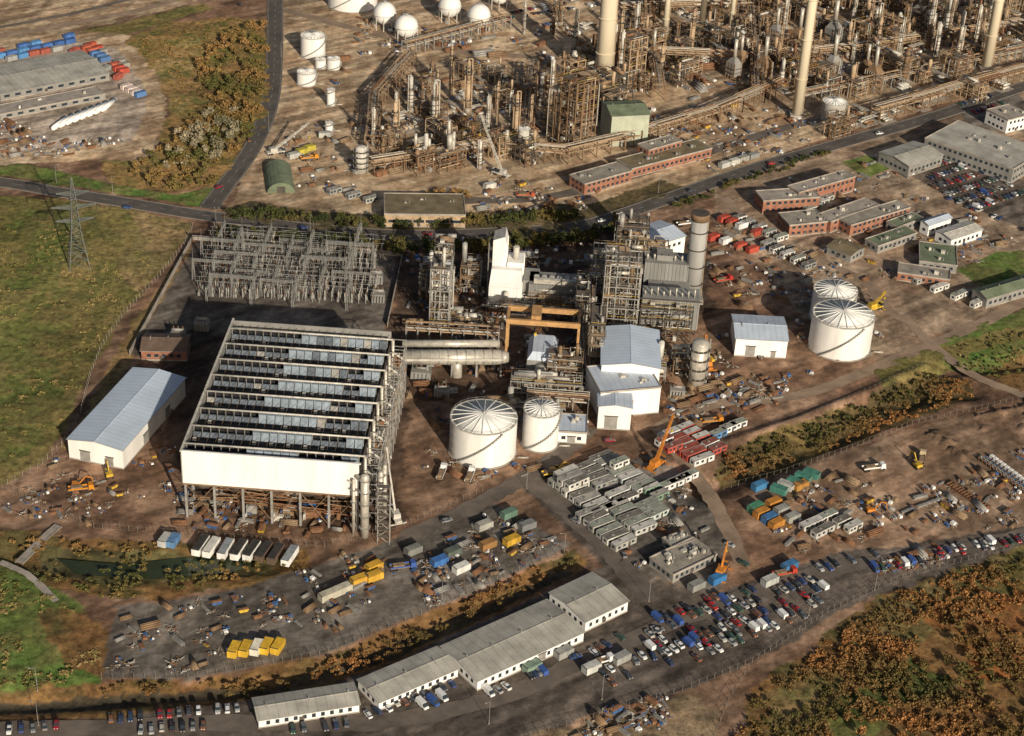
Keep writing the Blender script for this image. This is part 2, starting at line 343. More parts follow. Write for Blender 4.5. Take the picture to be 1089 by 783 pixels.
mb=MB(); C=[Vector(G(*p)) for p in [(60,592),(130,598),(200,590),(280,592),(250,606),(150,614),(80,608)]]; mb.poly([(c.x,c.y,0) for c in C],waterm); place('pond_water',mb,0,0,-.95)
# ---------------------------------------------------------------- buildings
def winrow(mb,L,W_,z,hh,w,gap,sides='fblr'):
    e=.05
    n=int((L-1)/(w+gap)); x0=(L-n*(w+gap)+gap)/2
    for i in range(n):
        x=x0+i*(w+gap)
        if 'f' in sides: mb.box(x,-e,z,x+w,.02,z+hh,glass); mb.box(x-.1,-.1,z-.15,x+w+.1,.01,z-.03,conc)
        if 'b' in sides: mb.box(x,W_-.02,z,x+w,W_+e,z+hh,glass)
    n=int((W_-1)/(w+gap)); y0=(W_-n*(w+gap)+gap)/2
    for i in range(n):
        y=y0+i*(w+gap)
        if 'l' in sides: mb.box(-e,y,z,.02,y+w,z+hh,glass)
        if 'r' in sides: mb.box(L-.02,y,z,L+e,y+w,z+hh,glass)
def building(name,A,B,C,h,roof='flat',wall=white,rf=flatroof,rise=2.,st=1,ww=1.6,wg=1.4,win=True,door=None,plant=3,plinth=None):
    x,y,a,L,W_=frame(A,B,C,h)
    if W_<0: x+=-math.sin(a)*W_; y+=math.cos(a)*W_; W_=-W_
    mb=MB(); mb.box(0,0,0,L,W_,h,wall)
    mb.box(-.12,-.12,0,L+.12,W_+.12,.5,plinth or conc)
    if roof=='flat':
        for bx in ((-.2,-.2,L+.2,.15),(-.2,W_-.15,L+.2,W_+.2),(-.2,.155,.15,W_-.155),(L-.15,.155,L+.2,W_-.155)): mb.box(bx[0],bx[1],h-.3,bx[2],bx[3],h+.5,conc)
        mb.box(.15,.15,h,L-.15,W_-.15,h+.12,rf)
        for i in range(plant):
            px=R.uniform(.1,.85)*L; py=R.uniform(.15,.7)*W_; s_=R.uniform(.8,2.2); mb.box(px,py,h+.12,px+s_,py+s_*.7,h+R.uniform(.6,1.8),R.choice([greywall,steelp,silver]))
            mb.tube((px+s_+1,py,h),(px+s_+1,py,h+1.2),.25,steelg,6)
    else:
        o=.5
        if roof=='x': ev=[((-o,-o),(L+o,-o),(L+o,W_/2),(-o,W_/2)),((L+o,W_+o),(-o,W_+o),(-o,W_/2),(L+o,W_/2))]
        else: ev=[((-o,W_+o),(-o,-o),(L/2,-o),(L/2,W_+o)),((L+o,-o),(L+o,W_+o),(L/2,W_+o),(L/2,-o))]
        for p0,p1,p2,p3 in ev:
            bb=[(*p0,h-.1),(*p1,h-.1),(*p2,h+rise),(*p3,h+rise)]; mb.hexa(bb,[(q[0],q[1],q[2]+.22) for q in bb],greywall,rf)
        if roof=='x':
            for xx in (.01,L-.01): mb.poly([(xx,0,h),(xx,W_,h),(xx,W_/2,h+rise)],wall)
            mb.box(-o,W_/2-.2,h+rise+.05,L+o,W_/2+.2,h+rise+.3,rf)
            k=3.
            while k<L-2: mb.tube((k,W_/2+R.choice([-1,1])*W_*.15,h+rise*.6),(k,W_/2+.1,h+rise+.7),.22,steelg,6); k+=R.uniform(7,14)
        else:
            for yy in (.01,W_-.01): mb.poly([(0,yy,h),(L,yy,h),(L/2,yy,h+rise)],wall)
            mb.box(L/2-.2,-o,h+rise+.05,L/2+.2,W_+o,h+rise+.3,rf)
    if win:
        for k in range(st): winrow(mb,L,W_,k*h/st+h/st*.36,min(1.4,h/st*.42),ww,wg)
        mb.box(L*.4,-.08,0,L*.4+1.6,.03,2.2,steeld)
    if door:
        for (sd,t,w,hh) in door:
            if sd=='f': mb.box(L*t-w/2,-.1,0,L*t+w/2,.03,hh,steelg); mb.box(L*t-w/2-.3,-.14,hh,L*t+w/2+.3,.02,hh+.4,steeld)
            else: mb.box(L-.03,W_*t-w/2,0,L+.1,W_*t+w/2,hh,steelg); mb.box(L-.02,W_*t-w/2-.3,hh,L+.14,W_*t+w/2+.3,hh+.4,steeld)
    return place(name,mb,x,y,0,a)
building('steel_warehouse',(72,467),(130,479),(118,387),8.5,'y',white,wroof,1.4,win=False,door=[('f',.3,4,4.5),('f',.75,3,4),('r',.35,4,4.5),('r',.7,4,4.5)])
building('workshop_hall',(640,388),(702,392),(641,348),15,'y',white,wroof,1.6,win=False)
building('workshop_hall',(639,418),(703,412),(640,389),12,'flat',white,wroofx,win=False,door=[('f',.3,5,6)],plant=3)
building('workshop_annex',(637,432),(672,434),(638,414),10.5,'y',white,wroofx,1.,win=False,door=[('f',.4,5,6)])
building('pump_house',(783,360),(838,363),(785,335),8.5,'x',white,wroofx,1.5,win=False,door=[('f',.3,4,5),('f',.75,2,3)])
building('turbine_control_building',(690,263),(729,251),(665,246),11,'x',white,wroofx,1.5,st=2)
building('site_office',(275,766),(382,749),(270,743),3.4,'x',white,greyroof,.8,ww=1.2,wg=1.6)
building('site_office',(403,747),(487,711),(384,722),3.6,'x',white,greyroof,.8,ww=1.2,wg=1.6)
building('site_office',(508,724),(621,672),(471,687),4.2,'x',white,greyroof,1.0,ww=1.2,wg=1.6,door=[('f',.6,3,3)])
building('site_office',(623,661),(668,639),(586,630),4.6,'x',white,greyroof,1.0,ww=1.2,wg=1.6)
building('control_building',(409,228),(495,229),(411,206),6.5,'flat',steelt,brownroof,st=1,ww=5,wg=.8)
building('compressor_house',(651,124),(691,122),(652,108),17,'x',M('pale_green_cladding',(.40,.42,.32),.7,.2,.2),greenroof,2,win=False,door=[('f',.4,5,6)])
building('brick_substation',(150,373),(198,374),(160,355),4.5,'x',brick,M('brown_tile_roof',(.14,.095,.07),.9,.3,.3),2.2)
building('brick_office',(622,196),(672,182),(618,183),6,'flat',brick,flatroof,st=2)
building('brick_office',(672,180),(757,158),(662,168),5,'flat',brick,brownroof,st=1,plant=5)
building('brick_office',(690,160),(725,150),(684,152),8,'flat',brick,flatroof,st=2)
building('brick_office',(812,214),(872,210),(810,203),7,'flat',brick,conc,st=2,plant=4)
building('brick_office',(850,205),(910,188),(845,196),8,'flat',brick,conc,st=2,plant=4)
building('brick_office',(840,240),(880,236),(838,226),6,'flat',brick,flatroof,st=2)
building('brick_office',(884,236),(935,218),(876,226),6,'flat',brick,conc,st=2,plant=4)
building('brick_office',(905,240),(968,221),(898,230),6,'flat',brick,flatroof,st=2)
building('distribution_warehouse',(1078,180),(1112,160),(992,143),8,'flat',greywall,greyroof,st=2,plant=8)
building('distribution_warehouse',(967,177),(1003,165),(948,158),6,'x',greywall,greyroof,1.5,st=1)
for q in [((934,262),(975,248),(928,252)),((978,278),(1018,283),(968,256)),((955,242),(982,232),(948,234))]: building('green_roofed_hut',*q,4,'flat',greywall,greenroof)
building('white_workshop',(988,240),(1012,232),(984,234),6,'x',white,wroofx,1,door=[('f',.5,3,3)])
building('white_workshop',(1012,255),(1045,244),(1005,243),5,'x',white,steelp,1)
building('green_roofed_hut',(1050,318),(1110,300),(1044,306),5,'x',greywall,greenroof,1.5)
building('storage_shed',(955,290),(1010,298),(958,280),4,'flat',brick,flatroof)
building('storage_shed',(880,262),(905,272),(890,252),4,'x',greywall,brownroof,1)
building('stores_building',(592,459),(624,461),(593,440),5,'flat',white,wroofx,door=[('f',.5,3,3)],plant=2)
building('gatehouse',(1072,128),(1096,122),(1070,112),8,'flat',white,conc,st=2)
building('storage_shed',(0,100),(116,78),(-4,70),4,'x',greywall,greyroof,1.2,ww=3,wg=3); building('storage_shed',(0,122),(112,100),(0,112),3,'flat',greywall,conc,ww=3,wg=3)
x,y,a,L,W_=frame((284,206),(314,205),(298,180)); mb=MB(); n=10
for i in range(n):
    t0=math.pi*i/n;t1=math.pi*(i+1)/n; r=L/2
    p=lambda t,yy:(r+r*math.cos(t),yy,r*.8*math.sin(t))
    mb.poly([p(t0,0),p(t0,W_),p(t1,W_),p(t1,0)],greenroof,True)
for yy in (0,W_): mb.poly([(L/2+L/2*math.cos(math.pi*i/n),yy,L/2*.8*math.sin(math.pi*i/n)) for i in range(n+1)],greenroof)
mb.box(L/2-2,-.1,0,L/2+2,.05,3.5,steeld); place('barrel_roof_shed',mb,x,y,0,a)
# ---------------------------------------------------------------- air cooled condenser
x0,y0,a0,L,W_=frame((193,478),(382,492),(253,339),29); mb=MB()
zt=29; zd=24.6; zb=15.2
mb.box(0,-.35,zb,L,0,zt-.6,white); mb.box(0,W_,zb,L,W_+.35,zt-1,greywall)
mb.box(-.35,-.35,zb,0,W_+.35,zt-1,greywall); mb.box(L,-.35,zb,L+.35,W_+.35,zt-3.5,steeld)
mb.box(-.6,-.6,zt-.6,.1,W_+.6,zt-.2,steelp); mb.box(.11,-.6,zt-.598,L+.6,.15,zt-.198,white)
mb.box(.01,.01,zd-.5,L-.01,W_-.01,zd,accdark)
n=8; P=W_/n
for i in range(n):
    yb=i*P+P*.30; nb=20
    sh=i*.6
    for k in range(nb):
        xa=.6+(L-1.2)*k/nb; xb=.6+(L-1.2)*(k+1)/nb-.3
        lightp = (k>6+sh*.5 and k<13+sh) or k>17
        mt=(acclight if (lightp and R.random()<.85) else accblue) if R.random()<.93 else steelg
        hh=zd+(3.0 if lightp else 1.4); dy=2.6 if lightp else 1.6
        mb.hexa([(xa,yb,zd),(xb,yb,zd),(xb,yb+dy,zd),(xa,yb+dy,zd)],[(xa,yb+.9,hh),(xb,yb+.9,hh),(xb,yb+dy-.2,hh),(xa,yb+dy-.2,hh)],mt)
        if R.random()<.25: mb.box(xa+.3,yb-2.4,zd,xa+1.6,yb-1.4,zd+.8,R.choice([steelg,steelp]))
    mb.tube((.2,yb+1.3,zt-.5),(L+1.5,yb+1.3,zt-.5),.36,steelp,8)
    mb.box(.5,yb+4.4,zd,L-.5,yb+4.6,zd+1.9,accdark)
    for k in range(21):
        xx=.7+(L-1.4)*k/20; mb.box(xx-.05,yb+2.7,zd+2.,xx+.05,yb+P-.6,zd+2.12,steelb if k%5 else steelg)
        mb.box(xx-.1,yb+1.2,zd,xx+.1,yb+1.4,zt-.6,steelg)
    mb.tube((L+1.5,yb+1.3,zt-.5),(L+1.5,yb+1.3,9),.6,silver,10)
    mb.tube((L+1.5,yb+1.3,zt-6),(L+5.5,yb+1.3,zt-9),.45,steelp,8)
mb.tube((L+3.4,14,11),(L+3.4,W_-2,11),.7,steelg,12)
for i in range(7):
    for j in range(9):
        xx=.6+(L-1.2)*i/6; yy=.6+(W_-1.2)*j/8
        mb.box(xx-.4,yy-.4,0,xx+.4,yy+.4,zb-.8,steelg)
        if j==0 and i<6:
            x2=.6+(L-1.2)*(i+1)/6
            mb.tube((xx,yy,1),(x2,yy,zb-1),.14,steelb,4)
            if i%2==0: mb.tube((x2,yy,1),(xx,yy,zb-1),.14,steelb,4)
mb.box(-.2,-.2,zb-.8,L+.2,W_+.2,zb-.02,steelb)
for i in range(5):
    for j in range(8): mb.tube((L*(i+.5)/5,W_*(j+.5)/8,zb-3),(L*(i+.5)/5,W_*(j+.5)/8,zb-.9),4.6,steeld,14,r2=4.1)
for k in range(60):
    xx=R.uniform(2,L-4); yy=R.uniform(1,30); w=R.uniform(.8,4); mb.box(xx,yy,0,xx+w,yy+R.uniform(1,3),R.uniform(1,4.5),R.choice([rust,steelb,steelg,blue,rust,steelb,steelp]))
for k in range(18): mb.tube((R.uniform(0,20),R.uniform(2,10),R.uniform(4,12)),(R.uniform(35,L),R.uniform(2,10),R.uniform(4,12)),.22,R.choice([steelb,steelg,rust]),6)
for j in range(19):
    yy=W_*j/18
    for xx in (L+.8,L+6): mb.box(xx-.14,yy-.14,0,xx+.14,yy+.14,25,steelg)
    for zz in (8,14,20,24.6): mb.box(L+.8,yy-.1,zz,L+6,yy+.1,zz+.25,steelg)
    if j<18:
        for zz in (8,14,20,24.6): mb.box(L+5.9,yy,zz,L+6.1,yy+W_/18,zz+.22,R.choice([steelg,steelp]))
        mb.tube((L+6,yy,8 if j%2 else 14),(L+6,yy+W_/18,14 if j%2 else 8),.1,steelg,4)
        if R.random()<.5: mb.box(L+1,yy+.5,14.3,L+5.6,yy+W_/18-.3,14.4,grate)
        if R.random()<.6: mb.box(L+1.2,yy+.5,R.choice([8.4,14.4]),L+R.uniform(2.5,4.5),yy+3,R.choice([16,18.5,20]),R.choice([silver,greywall,rust,steelg]))
        for q_ in range(3): mb.tube((L+R.uniform(1,6.5),yy,R.uniform(1,23)),(L+R.uniform(1,6.5),yy+R.uniform(2,9),R.uniform(1,23)),R.uniform(.1,.3),R.choice([steelb,silver,steelp,rust]),6)
for (xx,yy,r,h) in ((L+2.4,-3,1.5,25),(L+7.5,0,1.,25),(L+7.8,9,.9,22),(L-1.6,-2.3,.6,23)):
    mb.tube((xx,yy,0),(xx,yy,h),r,silver,14); mb.sph((xx,yy,h),r,silver,14,6,half=True); mb.tube((xx,yy,h-1.5),(xx-3.5,yy+3,h-1.5),r*.6,silver,10)
    for zz in range(4,int(h),5): mb.tube((xx,yy,zz),(xx,yy,zz+.2),r+.6,steelg,10)
for k in range(8):
    z0_=k*3; s_=1 if k%2 else -1
    mb.tube((L+9.5-1.8*s_,-6,z0_),(L+9.5+1.8*s_,-6,z0_+3),.16,steelg,4); mb.box(L+7.4,-7,z0_+2.9,L+11.6,-5,z0_+3.0,grate)
for xx in (L+7.4,L+11.6):
    for yy in (-7,-5): mb.box(xx-.11,yy-.11,0,xx+.11,yy+.11,24.5,steelg)
place('air_cooled_condenser',mb,x0,y0,0,a0)
# ---------------------------------------------------------------- tanks
def tank(name,p,r,h,wm=tankw,rm=tankrf,cone=.14,n=40,ribs=True,rings=4,stairs=True):
    x,y=G(*p); mb=MB()
    mb.tube((0,0,0),(0,0,.4),r+.6,conc,n); mb.tube((0,0,.4),(0,0,h),r,wm,n,cap=False)
    mb.tube((0,0,h),(0,0,h+r*cone),r+.1,rm,n,r2=.6,cap=True)
    for k in range(1,rings): mb.tube((0,0,h*k/rings),(0,0,h*k/rings+.12),r+.06,wm,n)
    mb.tube((0,0,h-.2),(0,0,h+.12),r+.14,steelp,n)
    if ribs:
        for i in range(n//2):
            t=2*math.pi*i/(n//2); c,s_=math.cos(t),math.sin(t)
            mb.tube((c*(r-.1),s_*(r-.1),h+.2),(c*.8,s_*.8,h+r*cone+.12),.16,white,4)
    if stairs:
        for k in range(26):
            t=3.6+k*.055*12.6/r; z=h*k/26; c,s_=math.cos(t),math.sin(t); mb.box(c*(r+.5)-.45,s_*(r+.5)-.45,z,c*(r+.5)+.45,s_*(r+.5)+.45,z+.3,steelg)
        for i in range(24):
            t=2*math.pi*i/24; mb.tube(((r-.05)*math.cos(t),(r-.05)*math.sin(t),h),((r-.05)*math.cos(t),(r-.05)*math.sin(t),h+1.1),.05,steelg,4)
            t2=2*math.pi*(i+1)/24; mb.tube(((r-.05)*math.cos(t),(r-.05)*math.sin(t),h+1.1),((r-.05)*math.cos(t2),(r-.05)*math.sin(t2),h+1.1),.05,steelg,4)
    mb.tube((0,0,h+r*cone),(0,0,h+r*cone+.7),.5,steelp,8)
    mb.tube((r*.9,-r*.7,1),(r*.9+4,-r*.7-1,1),.35,silver,8)
    place(name,mb,x,y,0,.3)
tank('storage_tank',(513,479),12.6,15); tank('storage_tank',(574,471),6.9,15.5); tank('storage_tank',(892,368),13,15.5); tank('storage_tank',(884,338),9.5,14)
tank('storage_tank',(333,59),7,12); tank('storage_tank',(326,89),5.2,7,rm=tankw); tank('storage_tank',(355,73),3.6,6); tank('storage_tank',(341,72),3,5)
tank('storage_tank',(375,5),15,12,rings=2); tank('storage_tank',(885,126),6.5,10,wm=M('grey_tank',(.4,.37,.33),.6,.3,.2)); tank('storage_tank',(352,112),2.2,9); tank('storage_tank',(350,140),2.,5)
tank('storage_tank',(556,168),3,16,wm=steelp); tank('storage_tank',(497,475),.9,4) 
for p,r,h,mt in (((740,410),3.4,20,silver),((384,183),2.8,13,steelp)):
    x,y=G(*p); mb=MB(); mb.tube((0,0,0),(0,0,h),r,mt,20)
    for k in range(1,5):
        mb.tube((0,0,h*k/4.6),(0,0,h*k/4.6+.25),r+1.2,steeld,16)
        for i in range(14):
            t=i*2*math.pi/14; mb.tube(((r+1.1)*math.cos(t),(r+1.1)*math.sin(t),h*k/4.6),((r+1.1)*math.cos(t),(r+1.1)*math.sin(t),h*k/4.6+1.1),.05,steelp,4)
    mb.sph((0,0,h),r,mt,20,8,half=True,sz=.4); mb.tube((r+.4,0,0),(r+.4,0,h+2),.35,steelg,6); place('silo',mb,x,y)
for p in ((409,30),(432,44),(478,22),(509,32),(531,8)):
    x,y=G(*p); mb=MB(); r=6.8; mb.sph((0,0,r+2.5),r,tankw,24,14)
    for i in range(8):
        t=i*math.pi/4; mb.tube((r*.95*math.cos(t),r*.95*math.sin(t),0),(r*.95*math.cos(t),r*.95*math.sin(t),r+2.5),.3,steelp,6)
    mb.tube((0,0,2*r+2.4),(0,0,2*r+3.5),1.2,steelg,8); mb.tube((0,0,r+2.2),(0,0,r+2.5),r+.35,steelp,24)
    mb.tube((r+2,-2,0),(1,0,2*r+3),.2,steelg,4); place('gas_storage_sphere',mb,x,y)
# ---------------------------------------------------------------- chimneys
def chimney(name,p,r,h,mat,top=steeld,r2=None):
    x,y=G(*p); mb=MB(); r2=r2 or r*.7
    mb.tube((0,0,0),(0,0,h),r,mat,24,r2=r2,capm=steeld); mb.tube((0,0,h-3),(0,0,h+.2),r2+.35,top,24,capm=steeld)
    for k in range(1,5):
        z=h*k/5; rr=r+(r2-r)*k/5; mb.tube((0,0,z),(0,0,z+.3),rr+.6,mat if name[0]=='r' else steeld,20)
    mb.tube((r+.2,-.5,0),(r2+.2,-.5,h),.15,steelt,4); mb.box(-r-1,-r-1,0,r+1,r+1,2,conc); place(name,mb,x,y)
chimney('refinery_chimney',(641,92),5.2,100,chim,r2=4.); chimney('refinery_chimney',(847,124),2.8,110,chim,r2=2.3); chimney('refinery_chimney',(1048,74),3.,105,chim,r2=2.5)
chimney('refinery_chimney',(706,46),1.8,75,chim); chimney('refinery_chimney',(744,48),1.9,75,chim); chimney('refinery_chimney',(777,30),1.5,50,chim)
chimney('exhaust_stack',(735,318),3.9,42,M('stack_cladding',(.36,.35,.33),.6,.25,.2,streak=True),top=steelb,r2=3.6)
# ---------------------------------------------------------------- steel process units
def procst(seed,w,d,lv,lh=5.,st=(steelb,steelt,steeld),pm=(silver,steelt,steelb,steelb,rust,steelp),np_=26,ves=4,bay=5.,cw=.2):
    r=random.Random(seed); mb=MB(); nx=max(1,round(w/bay)); ny=max(1,round(d/bay)); S=r.choice(st); H=lv*lh
    for i in range(nx+1):
        for j in range(ny+1):
            x=w*i/nx-w/2; y=d*j/ny-d/2; hh=H if r.random()<.75 else H-lh*r.randint(1,max(1,lv-1)); mb.box(x-cw,y-cw,0,x+cw,y+cw,hh,S)
    for k in range(1,lv+1):
        z=k*lh
        for i in range(nx+1): mb.box(w*i/nx-w/2-.15,-d/2,z-.4,w*i/nx-w/2+.15,d/2,z,S)
        for j in range(ny+1): mb.box(-w/2,d*j/ny-d/2-.15,z-.42,w/2,d*j/ny-d/2+.15,z-.02,S)
        for i in range(nx):
            for j in range(ny):
                if r.random()<.5: mb.box(w*i/nx-w/2+.2,d*j/ny-d/2+.2,z,w*(i+1)/nx-w/2-.2,d*(j+1)/ny-d/2-.2,z+.08,r.choice([grate,steelt,grate]))
        for s_ in (-1,1):
            mb.box(-w/2,s_*d/2-.05,z+1,w/2,s_*d/2+.05,z+1.1,r.choice([S,yellow,steelt])); mb.box(s_*w/2-.05,-d/2,z+1.02,s_*w/2+.05,d/2,z+1.1,S)
        for i in range(nx):
            if r.random()<.5: mb.tube((w*i/nx-w/2,-d/2,z-lh),(w*(i+1)/nx-w/2,-d/2,z),.12,S,4)
    for k in range(ves):
        x=r.uniform(-w/2+1,w/2-1);y=r.uniform(-d/2+1,d/2-1);mt=r.choice(pm); z=lh*r.randint(0,lv)
        if r.random()<.5: 
            rr=r.uniform(.6,1.5); h=r.uniform(4,9); mb.tube((x,y,z),(x,y,z+h),rr,mt,10); mb.sph((x,y,z+h),rr,mt,10,4,half=True,sz=.6)
        else:
            rr=r.uniform(.6,1.3); l=r.uniform(3,w*.6); mb.tube((x-l/2,y,z+rr+.5),(x+l/2,y,z+rr+.5),rr,mt,10)
    for k in range(np_):
        mt=r.choice(pm); rr=r.uniform(.08,.34); x=r.uniform(-w/2,w/2);y=r.uniform(-d/2,d/2);z=r.uniform(1,H+1)
        for q in range(3):
            ax=r.randint(0,2); n_=[x,y,z]
            n_[ax]= r.uniform(-w/2-1,w/2+1) if ax==0 else r.uniform(-d/2-1,d/2+1) if ax==1 else r.uniform(.5,H+2)
            mb.tube((x,y,z),n_,rr,mt,6); x,y,z=n_
    for k in range(6):
        x=r.uniform(-w/2,w/2);y=r.uniform(-d/2,d/2); s_=r.uniform(.8,2.2); z=lh*r.randint(0,lv); mb.box(x,y,z,x+s_,y+s_,z+r.uniform(.8,2.2),r.choice(pm+(steelp,)))
    return mb
PS=[procst(i,*R.choice([(10,10),(15,10),(10,15),(15,15),(20,10)]),R.choice([2,3,3,4,4]),R.choice([4,5])).mesh('process_structure') for i in range(12)]
def column(seed):
    r=random.Random(seed); mb=MB(); rad=r.uniform(.8,1.8); h=r.uniform(15,34); mt=r.choice([silver,steelt,steelt,steelp,steelb]); mb.tube((0,0,0),(0,0,2.5),rad*1.2,conc,12)
    z=2.5; mb.tube((0,0,z),(0,0,h*.6),rad,mt,14); mb.tube((0,0,h*.6),(0,0,h*.65),rad,mt,14,r2=rad*.8); mb.tube((0,0,h*.65),(0,0,h),rad*.8,mt,14); mb.sph((0,0,h),rad*.8,mt,14,6,half=True,sz=.7)
    for k in range(r.randint(4,8)):
        z=r.uniform(4,h-1); rr=rad+.9; mb.tube((0,0,z),(0,0,z+.15),rr,steeld,12)
        for i in range(10):
            t=i*math.pi/5; mb.tube((rr*math.cos(t),rr*math.sin(t),z),(rr*math.cos(t),rr*math.sin(t),z+1.1),.05,r.choice([steelb,steelp]),4)
    for k in range(4):
        t=r.uniform(0,6.28); c,s_=math.cos(t)*(rad+.5),math.sin(t)*(rad+.5); mb.tube((c,s_,.5),(c,s_,r.uniform(h*.5,h+1)),r.uniform(.12,.35),r.choice([silver,steelb,steelt]),6)
    mb.tube((0,0,h),(0,0,h+2),.4,mt,6); mb.tube((0,0,h+1.8),(rad+.6,0,h+1.8),.3,mt,6); mb.tube((rad+.6,0,h+1.8),(rad+.6,0,1),.3,mt,6)
    return mb
CO=[column(50+i).mesh('distillation_column') for i in range(8)]
def exch(seed):
    r=random.Random(seed); mb=MB(); n=r.randint(2,5)
    for i in range(n):
        y=i*2.6; l=r.uniform(6,9); mt=r.choice([silver,steelt,steelp,rust]); 
        for z in ((1.6,) if r.random()<.5 else (1.6,4.)):
            mb.tube((-l/2,y,z),(l/2,y,z),.85,mt,10); mb.tube((l/2,y,z),(l/2+.5,y,z),1.05,steelb,10); mb.tube((0,y,z),(0,y,z+1.6),.25,mt,6)
        for xx in (-l/3,l/3): mb.box(xx-.25,y-.8,0,xx+.25,y+.8,1.2,conc)
    for k in range(3): mb.tube((-6,k*1.5,5.6),(7,k*1.5,5.6),.25,r.choice([silver,steelp]),6)
    mb.box(-7,-1.6,0,7.5,n*2.6,.15,conc); return mb
EX=[exch(80+i).mesh('heat_exchanger_bank') for i in range(5)]
def furn(seed):
    r=random.Random(seed); mb=MB(); w,d,h=r.uniform(8,12),r.uniform(6,8),r.uniform(9,13); mt=r.choice([greywall,steelt,steelb])
    mb.box(-w/2,-d/2,2,w/2,d/2,h,mt); mb.hexa([(-w/2,-d/2,h),(w/2,-d/2,h),(w/2,d/2,h),(-w/2,d/2,h)],[(-1.5,-1.5,h+3.5),(1.5,-1.5,h+3.5),(1.5,1.5,h+3.5),(-1.5,1.5,h+3.5)],mt); mb.tube((0,0,h+3.5),(0,0,h+17),1.3,silver,14)
    for i in range(4):
        for j in (-1,1): mb.box(-w/2+w*i/3-.2,j*d/2-.2,0,-w/2+w*i/3+.2,j*d/2+.2,h+.2,steelb)
    for z in (5,8): mb.box(-w/2-1,-d/2-1,z,w/2+1,d/2+1,z+.12,grate)
    for k in range(5): mb.tube((-w/2+k*2,-d/2-.5,1),(-w/2+k*2,-d/2-.5,h),.2,steelp,6)
    return mb
FU=[furn(90+i).mesh('process_furnace') for i in range(4)]
def rackseg(seed,l=24.,w=7.,st=steelb):
    r=random.Random(seed); mb=MB()
    for i in range(5):
        x=-l/2+l*i/4
        for y in (-w/2,w/2): mb.box(x-.2,y-.2,0,x+.2,y+.2,8.5,st)
        for z in (5.5,8.2): mb.box(x-.2,-w/2,z-.4,x+.2,w/2,z,st)
    for z in (5.5,8.2):
        for y in np.arange(-w/2+.4,w/2,.75):
            if r.random()<.7: mb.tube((-l/2-.3,y,z+.3),(l/2+.3,y,z+.3),r.uniform(.12,.28),r.choice([silver,steelt,steelt,silver,steelb,rust]),6)
    return mb
RK=[rackseg(100+i).mesh('pipe_rack') for i in range(4)]; RK2=[rackseg(110+i,24,5,steelg).mesh('pipe_rack') for i in range(2)]
def rackline(P,V=RK,l=24.):
    C=[Vector(G(*p)) for p in P]
    for a,b_ in zip(C[:-1],C[1:]):
        d=b_-a; n=max(1,round(d.length/l)); 
        for i in range(n):
            c=a+d*((i+.5)/n); o=place('pipe_rack',R.choice(V),c.x,c.y,0,math.atan2(d.y,d.x)); o.scale=(d.length/n/l,1,1)
rackline([(395,185),(520,165),(600,172),(660,158),(760,128),(830,98)]); rackline([(930,128),(1000,108),(1140,68)]); rackline([(660,64),(800,70),(900,62),(1110,30)]); rackline([(430,60),(540,30)],RK2)
rackline([(560,150),(566,80)]); rackline([(700,105),(690,40),(688,0)]); rackline([(805,105),(800,20)]); rackline([(930,100),(925,20)]); rackline([(660,18),(1100,-2)])
rackline([(436,70),(400,112),(395,160)]); rackline([(850,112),(1100,60)],RK2)
def scatter(P,n,md=0,seed=5):
    r=random.Random(seed); Q=W(P); xs=[p[0] for p in Q]; ys=[p[1] for p in Q]; out=[]; t=0
    while len(out)<n and t<n*60:
        t+=1; x=r.uniform(min(xs),max(xs)); y=r.uniform(min(ys),max(ys))
        if pin(np.array([x]),np.array([y]),Q)[0] and (md==0 or all((x-a)**2+(y-b)**2>md*md for a,b in out)): out.append((x,y))
    return out
def units(P,n,md,wt,seed,s0=.85,s1=1.1):
    r=random.Random(seed)
    for x,y in scatter(P,n,md,seed):
        k=r.choices(['s','c','e','f'],wt)[0]; a=A_REF+r.choice([0,1,2,3])*math.pi/2; s=r.uniform(s0,s1)
        nm,V={'s':('process_structure',PS),'c':('distillation_column',CO),'e':('heat_exchanger_bank',EX),'f':('process_furnace',FU)}[k]
        place(nm,r.choice(V),x,y,0,a,sca=s)
units([(385,182),(400,125),(440,85),(545,80),(590,80),(600,120),(610,170),(520,180)],64,9.5,(4,3,5,.6),1,.55,.85)
units([(600,120),(600,80),(660,66),(660,100),(650,130)],10,10,(8,3,0,0),2,.9,1.1)
units([(650,100),(655,-30),(1120,-40),(1120,40),(1000,90),(900,105),(840,100),(780,85),(700,100)],270,9.5,(6,4,4,1),3,.65,1.)
units([(530,0),(650,-20),(655,40),(560,45)],10,14,(1,1,3,0),4,.6,.8)
units([(880,130),(1000,100),(1060,85),(1060,98),(960,122),(890,145)],12,11,(1,0,4,0),6,.6,.9)
for p,w,d,lv in (((612,160),14,12,8),((594,152),9,10,6),((668,92),12,12,6),((475,178),16,10,2),((450,180),14,10,2)):
    x,y=G(*p); place('reactor_structure',procst(int(p[0]),w,d,lv,5.,np_=50,ves=8),x,y,0,A_REF)
for p in ((548,150),(578,140),(497,120),(462,135),(420,150),(610,60),(900,60),(985,55),(960,90),(1005,40),(930,50)):
    x,y=G(*p); o=place('distillation_column',R.choice(CO),x,y,sca=R.uniform(.9,1.25))
